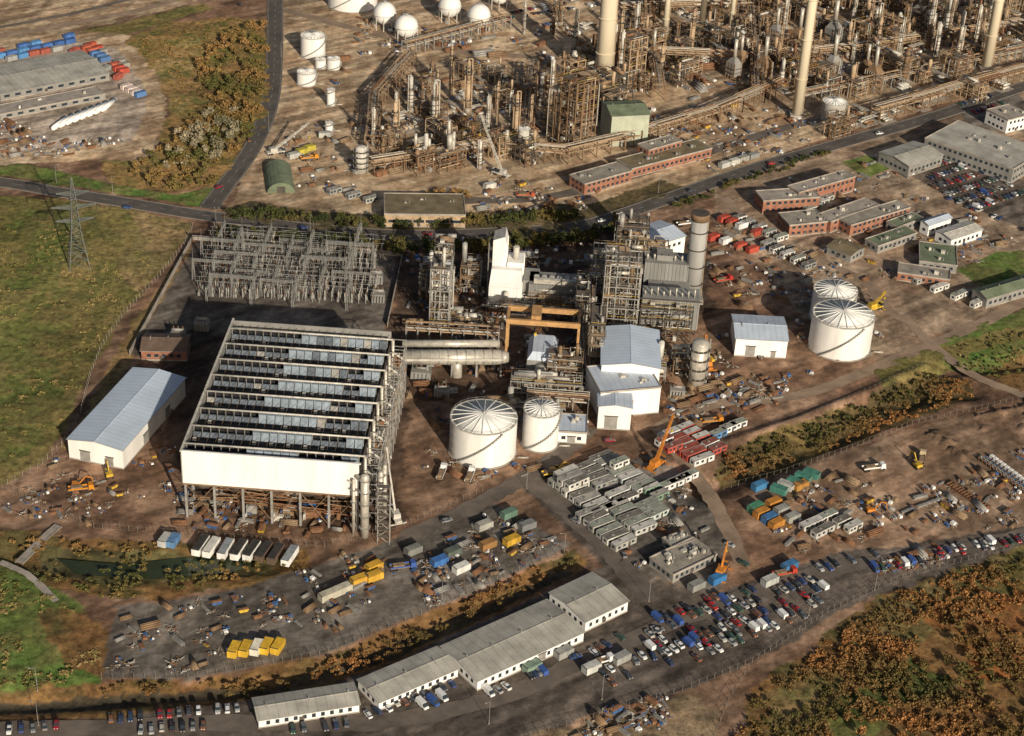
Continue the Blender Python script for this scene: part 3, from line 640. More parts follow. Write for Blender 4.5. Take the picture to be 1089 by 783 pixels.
# ---------------------------------------------------------------- power block
gp=(steelg,steeld,steelb); pmm=(silver,steelg,steelg,steelb,steelp)
def pst(p,w,d,lv,lh=5,seed=1,n=40,v=6):
    x,y=G(*p); place('pipework_structure',procst(seed,w,d,lv,lh,gp,pmm,n,v,cw=.16),x,y,0,A_MAIN)
pst((657,350),15,18,7,5,201,70,10); pst((632,392),6,16,5,5,202,30,3); pst((468,345),8,14,6,5,203,40,6); pst((455,315),7,12,3,5,204); pst((668,300),14,14,6,5,205,60,8)
pst((580,425),28,8,2,5,206,60,8); pst((600,405),14,8,3,4,207); pst((545,330),22,10,1,5,208,40,4); pst((500,300),8,12,2,5,209); pst((620,350),8,26,4,5,210,50,6)
pst((590,330),24,8,2,4,211,40); pst((495,345),14,8,1,4,212,30); pst((640,310),10,16,4,5,213,40); pst((728,395),10,10,2,4,214); pst((700,400),5,12,2,4,215); pst((560,440),30,4,1,5,216,30); pst((472,300),8,10,4,5,217)
pst((706,360),22,4,3,5,218,30,2); pst((690,300),14,6,4,5,219,30,3)
def HR(p,boxes):
    x,y=G(*p); mb=MB()
    for (a,b_,c,d,e,f,m) in boxes:
        mb.box(a,b_,c,d,e,f,m); k=a+1
        while k<=d-.3: mb.box(k,b_-.2,c,k+.16,b_-.005,f+.02,m); k+=1.6
        k=b_+1
        while k<=e-.3: mb.box(d+.005,k,c,d+.2,k+.16,f+.02,m); k+=1.6
    return x,y,mb
x,y,mb=HR((710,356),[(-12,0,3,12,11,17,midgrey),(-9,11.3,3,9,30,10,greywall),(-11,30.3,4,8,42,18,midgrey)])
for i in range(6): mb.box(-12+i*4.6,1,0,-11.5+i*4.6,1.5,3,steeld)
for i in range(9): mb.tube((-11+i*2.6,3,17),(-11+i*2.6,3,19+i%3),.35,silver,8)
for i in range(6): mb.tube((-10+i*3,34,18),(-10+i*3,34,20.5),.5,silver,8)
mb.box(-13,-1.4,17,13,0-.25,17.15,grate); mb.box(-6,33,18,1,40,20.5,greywall)
place('heat_recovery_boiler',mb,x,y,0,A_MAIN)
x,y,mb=HR((536,330),[(-7,0,0,7,10,11,white),(-6.5,10.3,0,-.5,20,26,white),(0,10.3,0,7,20,18,white),(7.3,6,0,14,18,12,greywall)])
mb.hexa([(-6.5,10.3,26.01),(-.5,10.3,26.01),(-.5,20,26.01),(-6.5,20,26.01)],[(-6.5,10.3,28),(-1.5,10.3,30),(-1.5,20,30),(-6.5,20,28)],white,steelp)
mb.tube((3.5,14,18),(3.5,14,24),1.3,steelp,12); mb.hexa([(-7,0,11.1),(7,0,11.1),(7,9,11.1),(-7,9,11.1)],[(-6.5,7,16),(6.5,7,16),(6.5,9.9,16),(-6.5,9.9,16)],white)
for z in (6,12,18,24): mb.box(-8.2,9.2,z,-6.6,20,z+.15,grate); mb.tube((-8.2,9.2,z+1.1),(-8.2,20,z+1.1),.06,steelp,4)
[mb.box(-8.32,q_,0,-8.08,q_+.24,27,steelg) for q_ in (9.2,14,19.8)]
place('heat_recovery_boiler',mb,x,y,0,A_MAIN)
x,y,mb=HR((588,330),[(-11,0,0,12,12,12,greywall)])
for i in range(6): mb.tube((-8+i*3.3,6,12),(-8+i*3.3,6,13.2),1.2,steelp,12)
mb.box(-9,1,12,9,3,14,silver,steelp); place('transformer_hall',mb,x,y,0,A_MAIN)
x,y,mb=HR((468,330),[(-4,0,8,4,7,20,white),(-3,7.3,0,3,18,10,silver)]); 
for i in (-3.5,3.5):
    for j in (.5,6.5): mb.box(i-.3,j-.3,0,i+.3,j+.3,8,steelg)
place('air_inlet_filter_house',mb,x,y,0,A_MAIN)
x,y=G(575,402); mb=MB()
mb.box(-6,0,0,6,18,8,greywall,steelp); mb.hexa([(-6,0,8),(6,0,8),(6,18,8),(-6,18,8)],[(-4,2,11),(4,2,11),(4,16,11),(-4,16,11)],wroofx)
mb.tube((0,-6,5),(0,0,5),2.6,silver,16); mb.box(-12,-7,0,12,-.5,2,conc); place('steam_turbine_enclosure',mb,x,y,0,A_MAIN)
x,y=G(575,388); mb=MB()
for yy in (0,11):
    mb.box(-15,yy-.6,18.5,15,yy+.6,20.6,gantrym)
    for xx in (-14.5,14.5):
        mb.box(xx-.5,yy-.5,0,xx+.5,yy+.5,18.5,gantrym)
for xx in (-14.5,14.5): mb.box(xx-.6,.62,18.7,xx+.6,10.38,20.2,gantrym)
mb.box(-5,.8,20.62,-1,10.2,22.2,gantrym); mb.tube((-3,5,20),(-3,5,12),.12,steeld,4); mb.box(-3.5,4.5,11,-2.5,5.5,12,yellow); place('gantry_crane',mb,x,y,0,A_MAIN)
x,y,a,L,_=frame((428,398),(532,398),(430,380)); mb=MB()
mb.tube((0,0,8),(L,0,8),3.1,silver,20); mb.tube((0,9,9),(L,9,9),1.6,silver,16); mb.tube((L*.55,0,8),(L*.55,-2,-.1),2.2,silver,16)
for i in range(12): mb.tube((L*i/11,0,8),(L*i/11+.3,0,8),3.3,steelg,20)
for i in range(5): mb.box(L*i/4-.4,-2.5,0,L*i/4+.4,2.5,5.5,steelg)
mb.box(0,-3.6,8.2,L,-3.3,9.2,steelp); mb.tube((L,0,8),(L+3,0,8),3.1,silver,20,r2=2); place('exhaust_steam_duct',mb,x,y,0,a)
rackline([(432,362),(530,368)],RK2); rackline([(625,420),(618,330)],RK2); rackline([(560,435),(625,440)],RK2)
for (p,s) in (((448,400),4),((470,420),3),((600,418),3),((630,280),4),((650,395),3),((720,420),3),((690,385),3)):
    x,y=G(*p); mb=MB(); mb.box(-s,-s*.7,0,s,s*.7,3.2,greywall); 
    for i in range(5): mb.box(-s+i*s*.4,-s*.7-.8,.5,-s+i*s*.4+.25,-s*.7-.01,2.8,steelg)
    mb.tube((-s*.6,0,3.8),(s*.6,0,3.8),.5,steelg,8)
    for i in (-1,0,1): mb.tube((i*s*.5,0,3.2),(i*s*.5,.3,5.2),.22,rust,6)
    place('power_transformer',mb,x,y,0,A_MAIN)
# ---------------------------------------------------------------- lattice pieces
def lattice(mb,p,q,w0,w1,mat,n=6,r=.1,rb=.06):
    p=Vector(p);q=Vector(q); z=(q-p).normalized(); a=Vector((0,0,1)) if abs(z.z)<.9 else Vector((1,0,0)); x=z.cross(a).normalized(); y=z.cross(x); L_=[]
    for k in range(n+1):
        t=k/n; c=p+(q-p)*t; w=(w0+(w1-w0)*t)/2; L_.append([c+x*w+y*w,c-x*w+y*w,c-x*w-y*w,c+x*w-y*w])
    for k in range(n):
        for i in range(4):
            mb.tube(L_[k][i],L_[k+1][i],r,mat,4,cap=False); j=(i+1)%4; mb.tube(L_[k][i],L_[k+1][j],rb,mat,3,cap=False); mb.tube(L_[k][j],L_[k+1][i],rb,mat,3,cap=False)
            mb.tube(L_[k+1][i],L_[k+1][j],rb,mat,3,cap=False)
pyl=MB(); pg=M('pylon_steel',(.13,.14,.13),.6,.2,.5)
lattice(pyl,(0,0,0),(0,0,18),9,4,pg,4,.2,.11); lattice(pyl,(0,0,18),(0,0,36),4,1.8,pg,6,.17,.1); lattice(pyl,(0,0,36),(0,0,43),1.8,.3,pg,3,.13,.08)
for z,l in ((22,8),(28.5,9.5),(35,7)):
    for s_ in (-1,1):
        lattice(pyl,(s_*1,0,z+.3),(s_*l,0,z+.9),1.6,.25,pg,4,.13,.08); pyl.tube((s_*l,0,z+.8),(s_*l,0,z-1.8),.16,glass,6)
x,y=G(84,283); pa=math.radians(20); place('electricity_pylon',pyl,x,y,0,pa)
px_,py_=x,y
mb=MB()
def wire(mb,p,q,sag,r=.02,n=12):
    p=Vector(p);q=Vector(q); o=None
    for i in range(n+1):
        t=i/n; c=p+(q-p)*t; c.z-=sag*4*t*(1-t)
        if o is not None: mb.tube(o,c,r,steeld,3,cap=False)
        o=c
swp=G(300,305)
for z,l in ((20,8),(26.7,9.5),(33,7)):
    for s_ in (-1,1):
        a=(px_+s_*l*math.cos(pa),py_+s_*l*math.sin(pa),z)
        wire(mb,a,(a[0]-180+s_*2,a[1]+210,z),6); wire(mb,a,(swp[0]-20+l*2*s_,swp[1]+s_*8,12),5)
place('overhead_power_lines',mb,0,0)
gan=MB()
for s_ in (-9,0,9): lattice(gan,(s_,0,0),(s_,0,10.5),1.2,.5,steely,6,.085,.05); gan.tube((s_,0,10.5),(s_,0,15),.09,steely,4,r2=.03)
lattice(gan,(-9,0,9.8),(9,0,9.8),.9,.9,steely,12,.075,.045)
for i in range(-4,5): gan.tube((i*2,0,9.4),(i*2,.8,7.6),.11,rust,6)
gan=gan.mesh('switchyard_gantry')
bus=MB(); rr=random.Random(4)
for i in range(6):
    for j in range(4):
        X_,Y_=i*3.-7.5,j*3.2-5; bus.box(X_-.15,Y_-.15,0,X_+.15,Y_+.15,2.6,steely); bus.tube((X_,Y_,2.6),(X_,Y_,4.8),.16,rr.choice([rust,steelp,steelp]),6); 
        if rr.random()<.4: bus.box(X_-.4,Y_-.4,.2,X_+.5,Y_+.5,1.8,steelg)
    bus.tube((i*3.-7.5,-7,5.),(i*3.-7.5,7,5.),.07,steelg,4)
for j in range(3): bus.tube((-9,j*4-4,6.8),(9,j*4-4,6.8),.08,steelg,4); [bus.tube((k,j*4-4,0),(k,j*4-4,6.8),.09,steely,4) for k in (-8,8)]
bus=bus.mesh('switchgear_bay')
for r_,(ul,ur,v) in enumerate([(232,395,264),(228,392,275),(222,388,287),(216,388,300),(212,385,314)]):
    for k in range(7):
        u=ul+(ur-ul)*(k+.3)/7+R.uniform(-5,5); x,y=G(u,v+k*1.6+R.uniform(-3,3)); 
        if R.random()<.85: place('switchyard_gantry',gan,x,y,0,A_MAIN+(math.pi/2 if (k+r_)%2==0 else 0),sca=R.uniform(.65,1.15))
        place('switchgear_bay',bus,x+3,y+5,0,A_MAIN)
for p in ((190,362),(215,350),(400,300),(402,320)):
    x,y=G(*p); mb=MB(); mb.box(-3,-2,0,3,2,4,greywall); mb.tube((-2.5,0,5),(2.5,0,5),.7,steelg,10); [mb.box(i*1.2-.1,-3.2,.5,i*1.2+.2,-2.02,3.5,steelg) for i in range(-2,3)]; [mb.tube((i*1.5,0,4),(i*2.,.4,6.5),.25,rust,6) for i in (-1,0,1)]; place('power_transformer',mb,x,y)
# ---------------------------------------------------------------- fences and walls
def fence(name,P,h=2.4,step=3.,mat=rail,wall=False):
    C=[Vector(G(*p)) for p in P]; mb=MB()
    for a,b_ in zip(C[:-1],C[1:]):
        d=b_-a; n=max(1,int(d.length/step))
        for i in range(n): c=a+d*(i/n); mb.box(c.x-.06,c.y-.06,-.3,c.x+.06,c.y+.06,h,mat)
        if wall:
            nn=Vector((-d.y,d.x)).normalized()*.1; mb.hexa([(a.x-nn.x,a.y-nn.y,0),(b_.x-nn.x,b_.y-nn.y,0),(b_.x+nn.x,b_.y+nn.y,0),(a.x+nn.x,a.y+nn.y,0)],[(a.x-nn.x,a.y-nn.y,h-.2),(b_.x-nn.x,b_.y-nn.y,h-.2),(b_.x+nn.x,b_.y+nn.y,h-.2),(a.x+nn.x,a.y+nn.y,h-.2)],mat)
        else:
            for z in (.3,h-.1): mb.tube((a.x,a.y,z),(b_.x,b_.y,z),.025,mat,4)
    place(name,mb,0,0)
fence('security_fence',[(205,242),(196,262),(165,300),(132,335),(108,370),(96,400),(86,440),(66,475),(40,498),(0,520),(-60,545)],mat=conc)
fence('perimeter_wall',[(138,378),(205,255),(428,273),(412,348)],2.6,4,conc,True)
fence('security_fence',[(0,520),(100,562),(230,572),(345,582),(430,560),(520,520)]); fence('security_fence',[(108,722),(200,722),(340,698),(440,658),(560,604),(608,584)])
fence('security_fence',[(770,520),(830,505),(900,480),(970,452),(1089,425)],2.4); fence('security_fence',[(760,480),(850,448),(930,414),(985,388)],2.4)
fence('security_fence',[(545,790),(640,762),(735,732),(800,705),(880,652),(960,615),(1089,580),(1150,565)]); fence('security_fence',[(250,246),(430,262),(620,250),(690,226)],2.4)
fence('security_fence',[(760,783),(775,745),(800,705)],2.)
# ---------------------------------------------------------------- vehicles
def car(kind=0):
    mb=MB(); S=[(-2.12,.66,.74),(-1.98,.8,.88),(-1.0,.84,.93),(.95,.84,.93),(1.85,.79,.78),(2.12,.64,.62)]
    k=len(mb.v)
    for x,w,z in S: mb.v+=[(x,-w,.28),(x,-w,.62 if z>.62 else .5),(x,-w*.93,z),(x,w*.93,z),(x,w,.62 if z>.62 else .5),(x,w,.28)]
    for i in range(5):
        for j in range(6):
            j2=(j+1)%6; mb.fc((k+i*6+j,k+(i+1)*6+j,k+(i+1)*6+j2,k+i*6+j2),carp)
    mb.fc([k+j for j in range(6)],carp); mb.fc([k+30+j for j in reversed(range(6))],carp)
    xb=[-1.75,1.1]; xr={0:(-1.15,.3),1:(-1.65,.25),2:(-.95,.2)}[kind]
    if kind==1: xb=[-1.95,1.1]
    B=[(xb[0],-.76,.92),(xb[1],-.76,.92),(xb[1],.76,.92),(xb[0],.76,.92)]; T=[(xr[0],-.58,1.38),(xr[1],-.58,1.38),(xr[1],.58,1.38),(xr[0],.58,1.38)]
    mb.hexa(B,T,glass,carp); mb.box(xr[0]+.02,-.57,1.381,xr[1]-.02,.57,1.42,carp,tp=.05)
    for s_ in (-1,1):
        xm=(xr[0]+xr[1])/2; mb.hexa([(xm-.06,s_*.775-.01,.92),(xm+.06,s_*.775-.01,.92),(xm+.06,s_*.775+.01,.92),(xm-.06,s_*.775+.01,.92)],[(xm-.06,s_*.6-.01,1.38),(xm+.06,s_*.6-.01,1.38),(xm+.06,s_*.6+.01,1.38),(xm-.06,s_*.6+.01,1.38)],carp)
        for xx in (-1.3,1.32): mb.tube((xx,s_*.68,.32),(xx,s_*.86,.32),.32,tyre,10)
        mb.box(2.0,s_*.45-.15,.55,2.14,s_*.45+.15,.68,white); mb.box(-2.14,s_*.5-.12,.6,-2.0,s_*.5+.12,.76,redp)
    return mb.mesh('parked_car')
CARS=[car(0),car(1),car(2)]
def van():
    mb=MB(); mb.hexa([(-2.5,-.95,.4),(1.5,-.95,.4),(1.5,.95,.4),(-2.5,.95,.4)],[(-2.45,-.85,2.1),(1.2,-.85,2.1),(1.2,.85,2.1),(-2.45,.85,2.1)],carp)
    mb.hexa([(1.5,-.93,.4),(2.5,-.85,.4),(2.5,.85,.4),(1.5,.93,.4)],[(1.5,-.9,1.2),(2.4,-.8,1.05),(2.4,.8,1.05),(1.5,.9,1.2)],carp)
    mb.hexa([(1.5,-.86,1.2),(2.1,-.82,1.12),(2.1,.82,1.12),(1.5,.86,1.2)],[(1.22,-.8,2.02),(1.4,-.78,1.98),(1.4,.78,1.98),(1.22,.8,2.02)],glass)
    for s_ in (-1,1):
        for xx in (-1.6,1.6): mb.tube((xx,s_*.75,.36),(xx,s_*.97,.36),.36,tyre,10)
    return mb.mesh('parked_van')
VAN=van()
def truck():
    mb=MB(); mb.box(-5,-1,.9,3,1,1.15,steeld); mb.box(-5,-1.2,1.15,1.8,1.2,1.35,timber)
    for s_ in (-1.2,1.12): mb.box(-5,s_,1.35,1.8,s_+.08,1.9,carp)
    mb.hexa([(2.1,-1.15,.7),(4.2,-1.15,.7),(4.2,1.15,.7),(2.1,1.15,.7)],[(2.15,-1.1,2.8),(3.8,-1.1,2.8),(3.8,1.1,2.8),(2.15,1.1,2.8)],carp); mb.hexa([(4.1,-1,1.7),(4.25,-1,1.7),(4.25,1,1.7),(4.1,1,1.7)],[(3.85,-.95,2.6),(4.,-.95,2.6),(4.,.95,2.6),(3.85,.95,2.6)],glass)
    for s_ in (-1,1):
        for xx in (-4,-2.8,3.2): mb.tube((xx,s_*.8,.5),(xx,s_*1.18,.5),.5,tyre,10)
    mb.box(-4,-.9,1.36,0,.9,2.2,R.choice([timber,rust])); return mb.mesh('flatbed_truck')
TRK=truck()
def excav(bm):
    mb=MB()
    for s_ in (-1,1): mb.box(-2,s_*1.2-.35,0,2,s_*1.2+.35,.9,tyre,tp=.12)
    mb.box(-2,-1.4,1,1.4,1.4,2.2,bm,tp=.1); mb.box(.2,.3,2.2,1.6,1.3,3.2,glass,bm,tp=.08)
    def bx(p,q,w):
        mb.tube(p,q,w,bm,4)
    bx((1,-.3,1.8),(3.6,-.3,5),.3); bx((3.6,-.3,5),(6,-.3,4.4),.25); bx((6,-.3,4.4),(6.6,-.3,1.4),.2); mb.hexa([(6,-.9,.3),(7,-.9,.5),(7,.3,.5),(6,.3,.3)],[(6.1,-.9,1.4),(6.9,-.9,1.4),(6.9,.3,1.4),(6.1,.3,1.4)],steeld)
    return mb.mesh('excavator')
EXY=excav(yellow); EXO=excav(orange)
CC=[(.38,.03,.03),(.25,.02,.03),(.04,.07,.2),(.03,.05,.12),(.7,.7,.68),(.72,.72,.7),(.35,.35,.35),(.2,.2,.2),(.03,.03,.035),(.05,.10,.07),(.12,.13,.15),(.45,.43,.38),(.2,.09,.05),(.06,.06,.07)]
def cars_row(p,q,sp=2.9,fill=.8,off=math.pi/2,seed=0):
    r=random.Random(int(p[0]*7+p[1]*3)); a=Vector(G(*p));b_=Vector(G(*q)); d=b_-a; n=max(1,int(d.length/sp)); t=math.atan2(d.y,d.x)+off
    for i in range(n+1):
        if r.random()>fill: continue
        c=a+d*(i/n); o=Vector((math.cos(t),math.sin(t)))*r.uniform(-.5,.5)
        if r.random()<.07: place('parked_van',VAN,c.x+o.x,c.y+o.y,.12,t+r.uniform(-.05,.05)+(math.pi if r.random()<.5 else 0),r.choice([(.75,.75,.72),(.7,.7,.7),(.05,.1,.3)]))
        else: place('parked_car',r.choice(CARS),c.x+o.x,c.y+o.y,.12,t+r.uniform(-.09,.09)+(math.pi if r.random()<.5 else 0),r.choice(CC),r.uniform(.92,1.05))
for q in [((690,688),(860,617)),((700,697),(875,625)),((640,716),(700,692)),((650,726),(720,702)),((735,692),(800,668)),((800,668),(870,640)),((118,766),(262,752)),((392,762),(440,740)),((450,752),(480,738)),((520,738),(580,712)),((740,700),(860,652)),((690,675),(780,637)),
          ((655,708),(695,700)),((630,694),(668,676)),((872,606),(930,590)),((560,722),(600,704)),((930,606),(1089,574)),((300,778),(380,770)),((430,748),(480,728)),((770,640),(800,628)),((700,660),(760,636)),((10,778),(60,772)),((1000,588),(1060,575)),((150,777),(260,770))]:
    cars_row(*q,fill=.7)
cars_row((663,590),(678,634),5.5,.7,0); cars_row((700,520),(742,562),5.5,.6,0); cars_row((775,580),(790,600),5,.8,.5)
for k in range(6): cars_row((968+k*13,185+k*7.5),(1022+k*13,168+k*7.5),2.6,.85)
for k in range(4): cars_row((1022+k*14,112+k*8),(1052+k*14,103+k*8),2.8,.7)
cars_row((540,20),(640,5),3,.8); cars_row((545,14),(600,4),3,.7); cars_row((1010,212),(1089,245),2.8,.7)
for p,h in (((135,222),.1),((255,6),2.),((250,158),1.9),((233,200),.9),((322,243),0),((455,250),0),((640,236),.3),((735,204),.4),((820,175),.4),((935,143),.4),((612,700),.4),((700,672),.4),((475,555),.5),((612,555),-.7),((720,475),.3),((648,470),.2),((265,150),1.8)):
    x,y=G(*p); place('moving_car',R.choice(CARS),x,y,.15,h,R.choice(CC))
for p,h,c in (((330,170),.4,(.6,.25,.03)),((88,522),.3,(.5,.2,.02)),((590,505),.4,(.6,.4,.05)),((870,350),1,(.4,.04,.03)),((770,300),.5,(.4,.04,.03)),((835,612),.4,(.4,.05,.03)),((640,706),.5,(.7,.7,.68)),((758,450),.3,(.5,.2,.03)),((430,605),.3,(.05,.1,.3)),((930,500),.3,(.7,.7,.68)),((980,490),1.3,(.5,.4,.25)),((730,240),.4,(.7,.7,.7)),((560,210),.1,(.4,.1,.05)),((470,505),1.4,(.7,.7,.7)),((500,508),1.4,(.7,.7,.68))):
    x,y=G(*p); place('flatbed_truck',TRK,x,y,.1,h,c)
for p,h,m in (((82,518),.2,EXO),((116,507),2,EXY),((590,503),.3,EXY),((926,545),.2,EXO),((975,497),2,EXY),((755,385),2,EXY)):
    x,y=G(*p); place('excavator',m,x,y,.05,h,sca=.9)
def crane(p,head,l,el,mat,lat=True):
    mb=MB(); mb.box(-4,-1.3,.8,5,1.3,1.6,mat); mb.box(4,-1.2,1.6,5.4,1.2,2.9,glass,mat,tp=.1); mb.box(-2.5,-1.4,1.7,1.2,1.4,3.6,mat,tp=.15); mb.box(.2,.5,2,2,1.4,3.8,glass,mat,tp=.1)
    for xx in (-3.2,-1.8,2.4,3.8):
        for s_ in (-1,1): mb.tube((xx,s_*.95,.6),(xx,s_*1.4,.6),.6,tyre,10)
    for xx in (-3.8,4.4): mb.box(xx-.2,-3,.2,xx+.2,3,.6,mat)
    t=(0,0,2.6); e=(l*math.cos(el),0,2.6+l*math.sin(el))
    if lat: lattice(mb,t,e,1.,.6,mat,max(6,int(l/2)),.11,.06)
    else: mb.tube(t,e,.5,mat,4,r2=.3)
    mb.tube(e,(e[0],0,max(3,e[2]-l*.35)),.05,steeld,4); mb.box(e[0]-.3,-.3,max(3,e[2]-l*.35)-1,e[0]+.3,.3,max(3,e[2]-l*.35),yellow); mb.tube((-2.4,0,3.5),e,.04,steeld,3)
    x,y=G(*p); place('mobile_crane',mb,x,y,.05,head)
crane((697,497),.9,19,1.1,orange); crane((766,612),1.2,10,1.1,orange,False); crane((533,187),2.6,30,1.1,steelp); crane((292,164),.5,22,.55,steelp); crane((752,390),1.8,11,1.,orange); crane((420,552),2.,24,1.15,steelp,False); crane((928,330),.6,8,.7,yellow)
# ---------------------------------------------------------------- cabins, containers
def cabin(l=9.8,cont=False,roofm=None):
    mb=MB(); w=2.9; h=2.7; mb.box(-l/2,-w/2,.15,l/2,w/2,h,cabp,cabp if cont else (roofm or cabroof))
    mb.box(-l/2+.2,-w/2+.2,0,l/2-.2,w/2-.2,.15,steeld)
    if cont:
        k=-l/2+.3
        while k<l/2-.2:
            mb.box(k,-w/2-.06,.3,k+.28,-w/2-.005,h-.15,cabp); mb.box(k,w/2+.005,.3,k+.28,w/2+.06,h-.15,cabp); mb.box(k,-w/2+.15,h,k+.28,w/2-.15,h+.05,cabp); k+=.6
        for s_ in (-.75,.75): mb.tube((l/2+.06,s_,.3),(l/2+.06,s_,h-.2),.05,steelg,4)
        mb.box(-l/2-.03,-w/2+.1,h+.001,-l/2+.3,w/2-.1,h+.07,steeld); mb.box(l/2-.3,-w/2+.1,h+.001,l/2+.03,w/2-.1,h+.07,steeld)
        if roofm: mb.box(-l/2+.35,-w/2+.1,h+.055,l/2-.35,w/2-.1,h+.12,roofm)
    else:
        for s_ in (-1,1):
            y=s_*w/2
            for x in (-l*.35,-l*.1,l*.32): mb.box(x-.6,min(y,y+s_*.05),1.1,x+.6,max(y,y+s_*.05),2.1,glass)
            mb.box(l*.1,min(y,y+s_*.05),.2,l*.1+.9,max(y,y+s_*.05),2.2,steeld)
            mb.box(s_*l/2-.03,-.6,1.1,s_*l/2+.03,.6,2.1,glass)
        for s_ in (-1,1): mb.box(-l/2-.05,s_*w/2-.05,h,l/2+.05,s_*w/2+.05,h+.08,steelg)
        mb.box(-l/2-.05,-w/2,h,-l/2+.06,w/2,h+.08,steelg); mb.box(l/2-.06,-w/2,h,l/2+.05,w/2,h+.08,steelg)
        mb.box(-l*.2,-.4,h,-l*.2+.8,.4,h+.35,steelg)
    return mb.mesh('shipping_container' if cont else 'portable_cabin')
rfs=[cabroof,M('cabin_roof_pale',(.52,.50,.46),.8,.4,.3),M('cabin_roof_dark',(.17,.155,.135),.85,.5,.3),M('cabin_roof_green_grey',(.27,.29,.24),.85,.4,.3)]
CB=[cabin(9.8,False,m) for m in rfs]; CB2=[cabin(7.2,False,m) for m in rfs]; CT=cabin(6.1,True); CT2=cabin(12.2,True)
tarp=M('dark_tarpaulin',(.035,.033,.032),.8,.5,.4); tarp2=M('grey_tarpaulin',(.22,.24,.26),.8,.4,.4); TT=[cabin(9.5,True,tarp),cabin(9.5,True,tarp),cabin(9.5,True,tarp2),cabin(9.5,True,rfs[1])]
GREYS=[(.46,.45,.41),(.58,.56,.50),(.35,.34,.30),(.64,.62,.57),(.27,.27,.25)]
def row(p,q,me_,cols,an=A_OFF,sp=4.,nm='portable_cabin',fill=.95,zz=.05):
    r=random.Random(int(p[0]*5+q[1])); a=Vector(G(*p));b_=Vector(G(*q)); d=b_-a; n=round(d.length/sp)
    for i in range(n+1):
        if r.random()>fill: continue
        m_=r.choice(me_) if isinstance(me_,list) else me_
        c=a+d*(i/max(1,n)); place(nm,m_,c.x+r.uniform(-.5,.5),c.y+r.uniform(-.5,.5),zz,an+r.uniform(-.05,.05),r.choice(cols))
row((596,513),(640,547),CB,GREYS); row((620,501),(664,534),CB,GREYS); row((640,490),(686,522),CB,[(.6,.59,.55),(.55,.57,.54)]); row((626,550),(662,580),CB,GREYS); row((656,542),(684,564),CB,GREYS)
row((687,540),(697,550),CB[3],[(.12,.26,.16),(.5,.55,.5)]); row((690,522),(700,530),CB2,[(.2,.3,.2)])
row((600,513),(625,533),CB,GREYS,zz=2.9,fill=.5); row((644,492),(670,512),CB2,GREYS,zz=2.9,fill=.4)
building('portable_office_block',(716,612),(762,590),(690,594),3.2,'flat',greywall,flatroof,ww=1.2,wg=1.2,plant=8); building('portable_office_block',(716,583),(738,575),(704,573),3,'flat',greywall,cabroof)
RW=[(.42,.07,.045),(.7,.68,.65),(.45,.08,.05)]
RRF=cabin(9.8,False,M('cabin_roof_red',(.28,.07,.05),.85,.4,.3)); RRF2=cabin(7.2,False,M('cabin_roof_red_brown',(.24,.08,.06),.85,.4,.3))
row((712,465),(745,492),[RRF,CB[1]],RW,sp=4.2); row((728,458),(762,480),[RRF2,CB2[1]],RW,sp=4.6); row((706,478),(716,486),RRF2,RW,zz=2.9); row((714,518),(730,510),CB,RW,sp=3.5)
row((764,464),(784,454),CB2,[(.1,.25,.5),(.4,.08,.05),(.7,.7,.68)],sp=4.5)
VV=A_MAIN+math.radians(80)
DK=[(.72,.70,.66),(.70,.68,.64),(.28,.33,.38),(.07,.12,.2),(.72,.70,.66),(.12,.08,.06)]
row((175,577),(186,578),CT,[(.1,.2,.35),(.4,.4,.38)],VV,5); row((212,584),(308,594),TT,DK,VV,4.4,'covered_trailer',1.)
row((378,612),(396,606),CT,[(.55,.32,.04)],A_OFF,4.5,'shipping_container'); row((382,621),(398,616),CT,[(.55,.32,.04)],A_OFF,4.5,'shipping_container'); row((358,634),(359,634),CT2,[(.45,.42,.33)],A_OFF,14)
row((248,694),(296,690),CT,[(.58,.36,.035),(.58,.36,.04),(.58,.36,.035),(.7,.66,.55)],VV,3.6,'shipping_container')
row((466,600),(466,600),CT,[(.05,.15,.38)],A_OFF,24,'shipping_container'); row((490,607),(498,604),CT,[(.65,.64,.6)],A_OFF,24); row((545,578),(546,578),CT,[(.55,.33,.04)],A_OFF,24,'shipping_container'); row((482,590),(482,590),CT,[(.1,.12,.1)],A_OFF,24,'shipping_container')
row((515,562),(540,550),CT,[(.12,.20,.15),(.35,.34,.3),(.1,.12,.16)],A_OFF,12,'shipping_container'); row((440,588),(462,580),CT,[(.5,.48,.42),(.2,.2,.18)],A_OFF,12,'shipping_container'); row((520,582),(560,562),CT,[(.3,.16,.06),(.4,.4,.37),(.2,.2,.2)],A_OFF,14,'shipping_container',.7)
row((802,542),(824,560),CT,[(.07,.22,.13),(.45,.2,.04),(.06,.17,.35),(.3,.3,.27)],A_OFF,4,'shipping_container'); row((822,538),(842,554),CT,[(.5,.33,.05),(.3,.3,.27),(.45,.2,.04)],A_OFF,6,'shipping_container'); row((828,524),(862,507),CT,[(.07,.22,.17),(.06,.17,.35),(.4,.4,.37)],A_OFF-1.2,5,'shipping_container'); row((862,560),(886,574),CB,GREYS,sp=4.2); row((880,552),(907,564),CB2,GREYS,sp=4.2); row((806,520),(850,520),CT,[(.06,.2,.38),(.5,.48,.42),(.4,.2,.05)],A_OFF,12,'shipping_container')
row((838,606),(818,620),CT,[(.3,.1,.06),(.06,.18,.35),(.45,.45,.42)],A_OFF,10,'shipping_container',.9); row((742,626),(762,618),CT,[(.04,.17,.38),(.25,.25,.23)],A_OFF,10,'shipping_container'); row((565,712),(600,698),CT,[(.2,.28,.22),(.3,.3,.28)],A_OFF,9,'shipping_container'); row((630,714),(660,703),CT,[(.5,.5,.47),(.3,.3,.28)],A_OFF,12,'shipping_container')
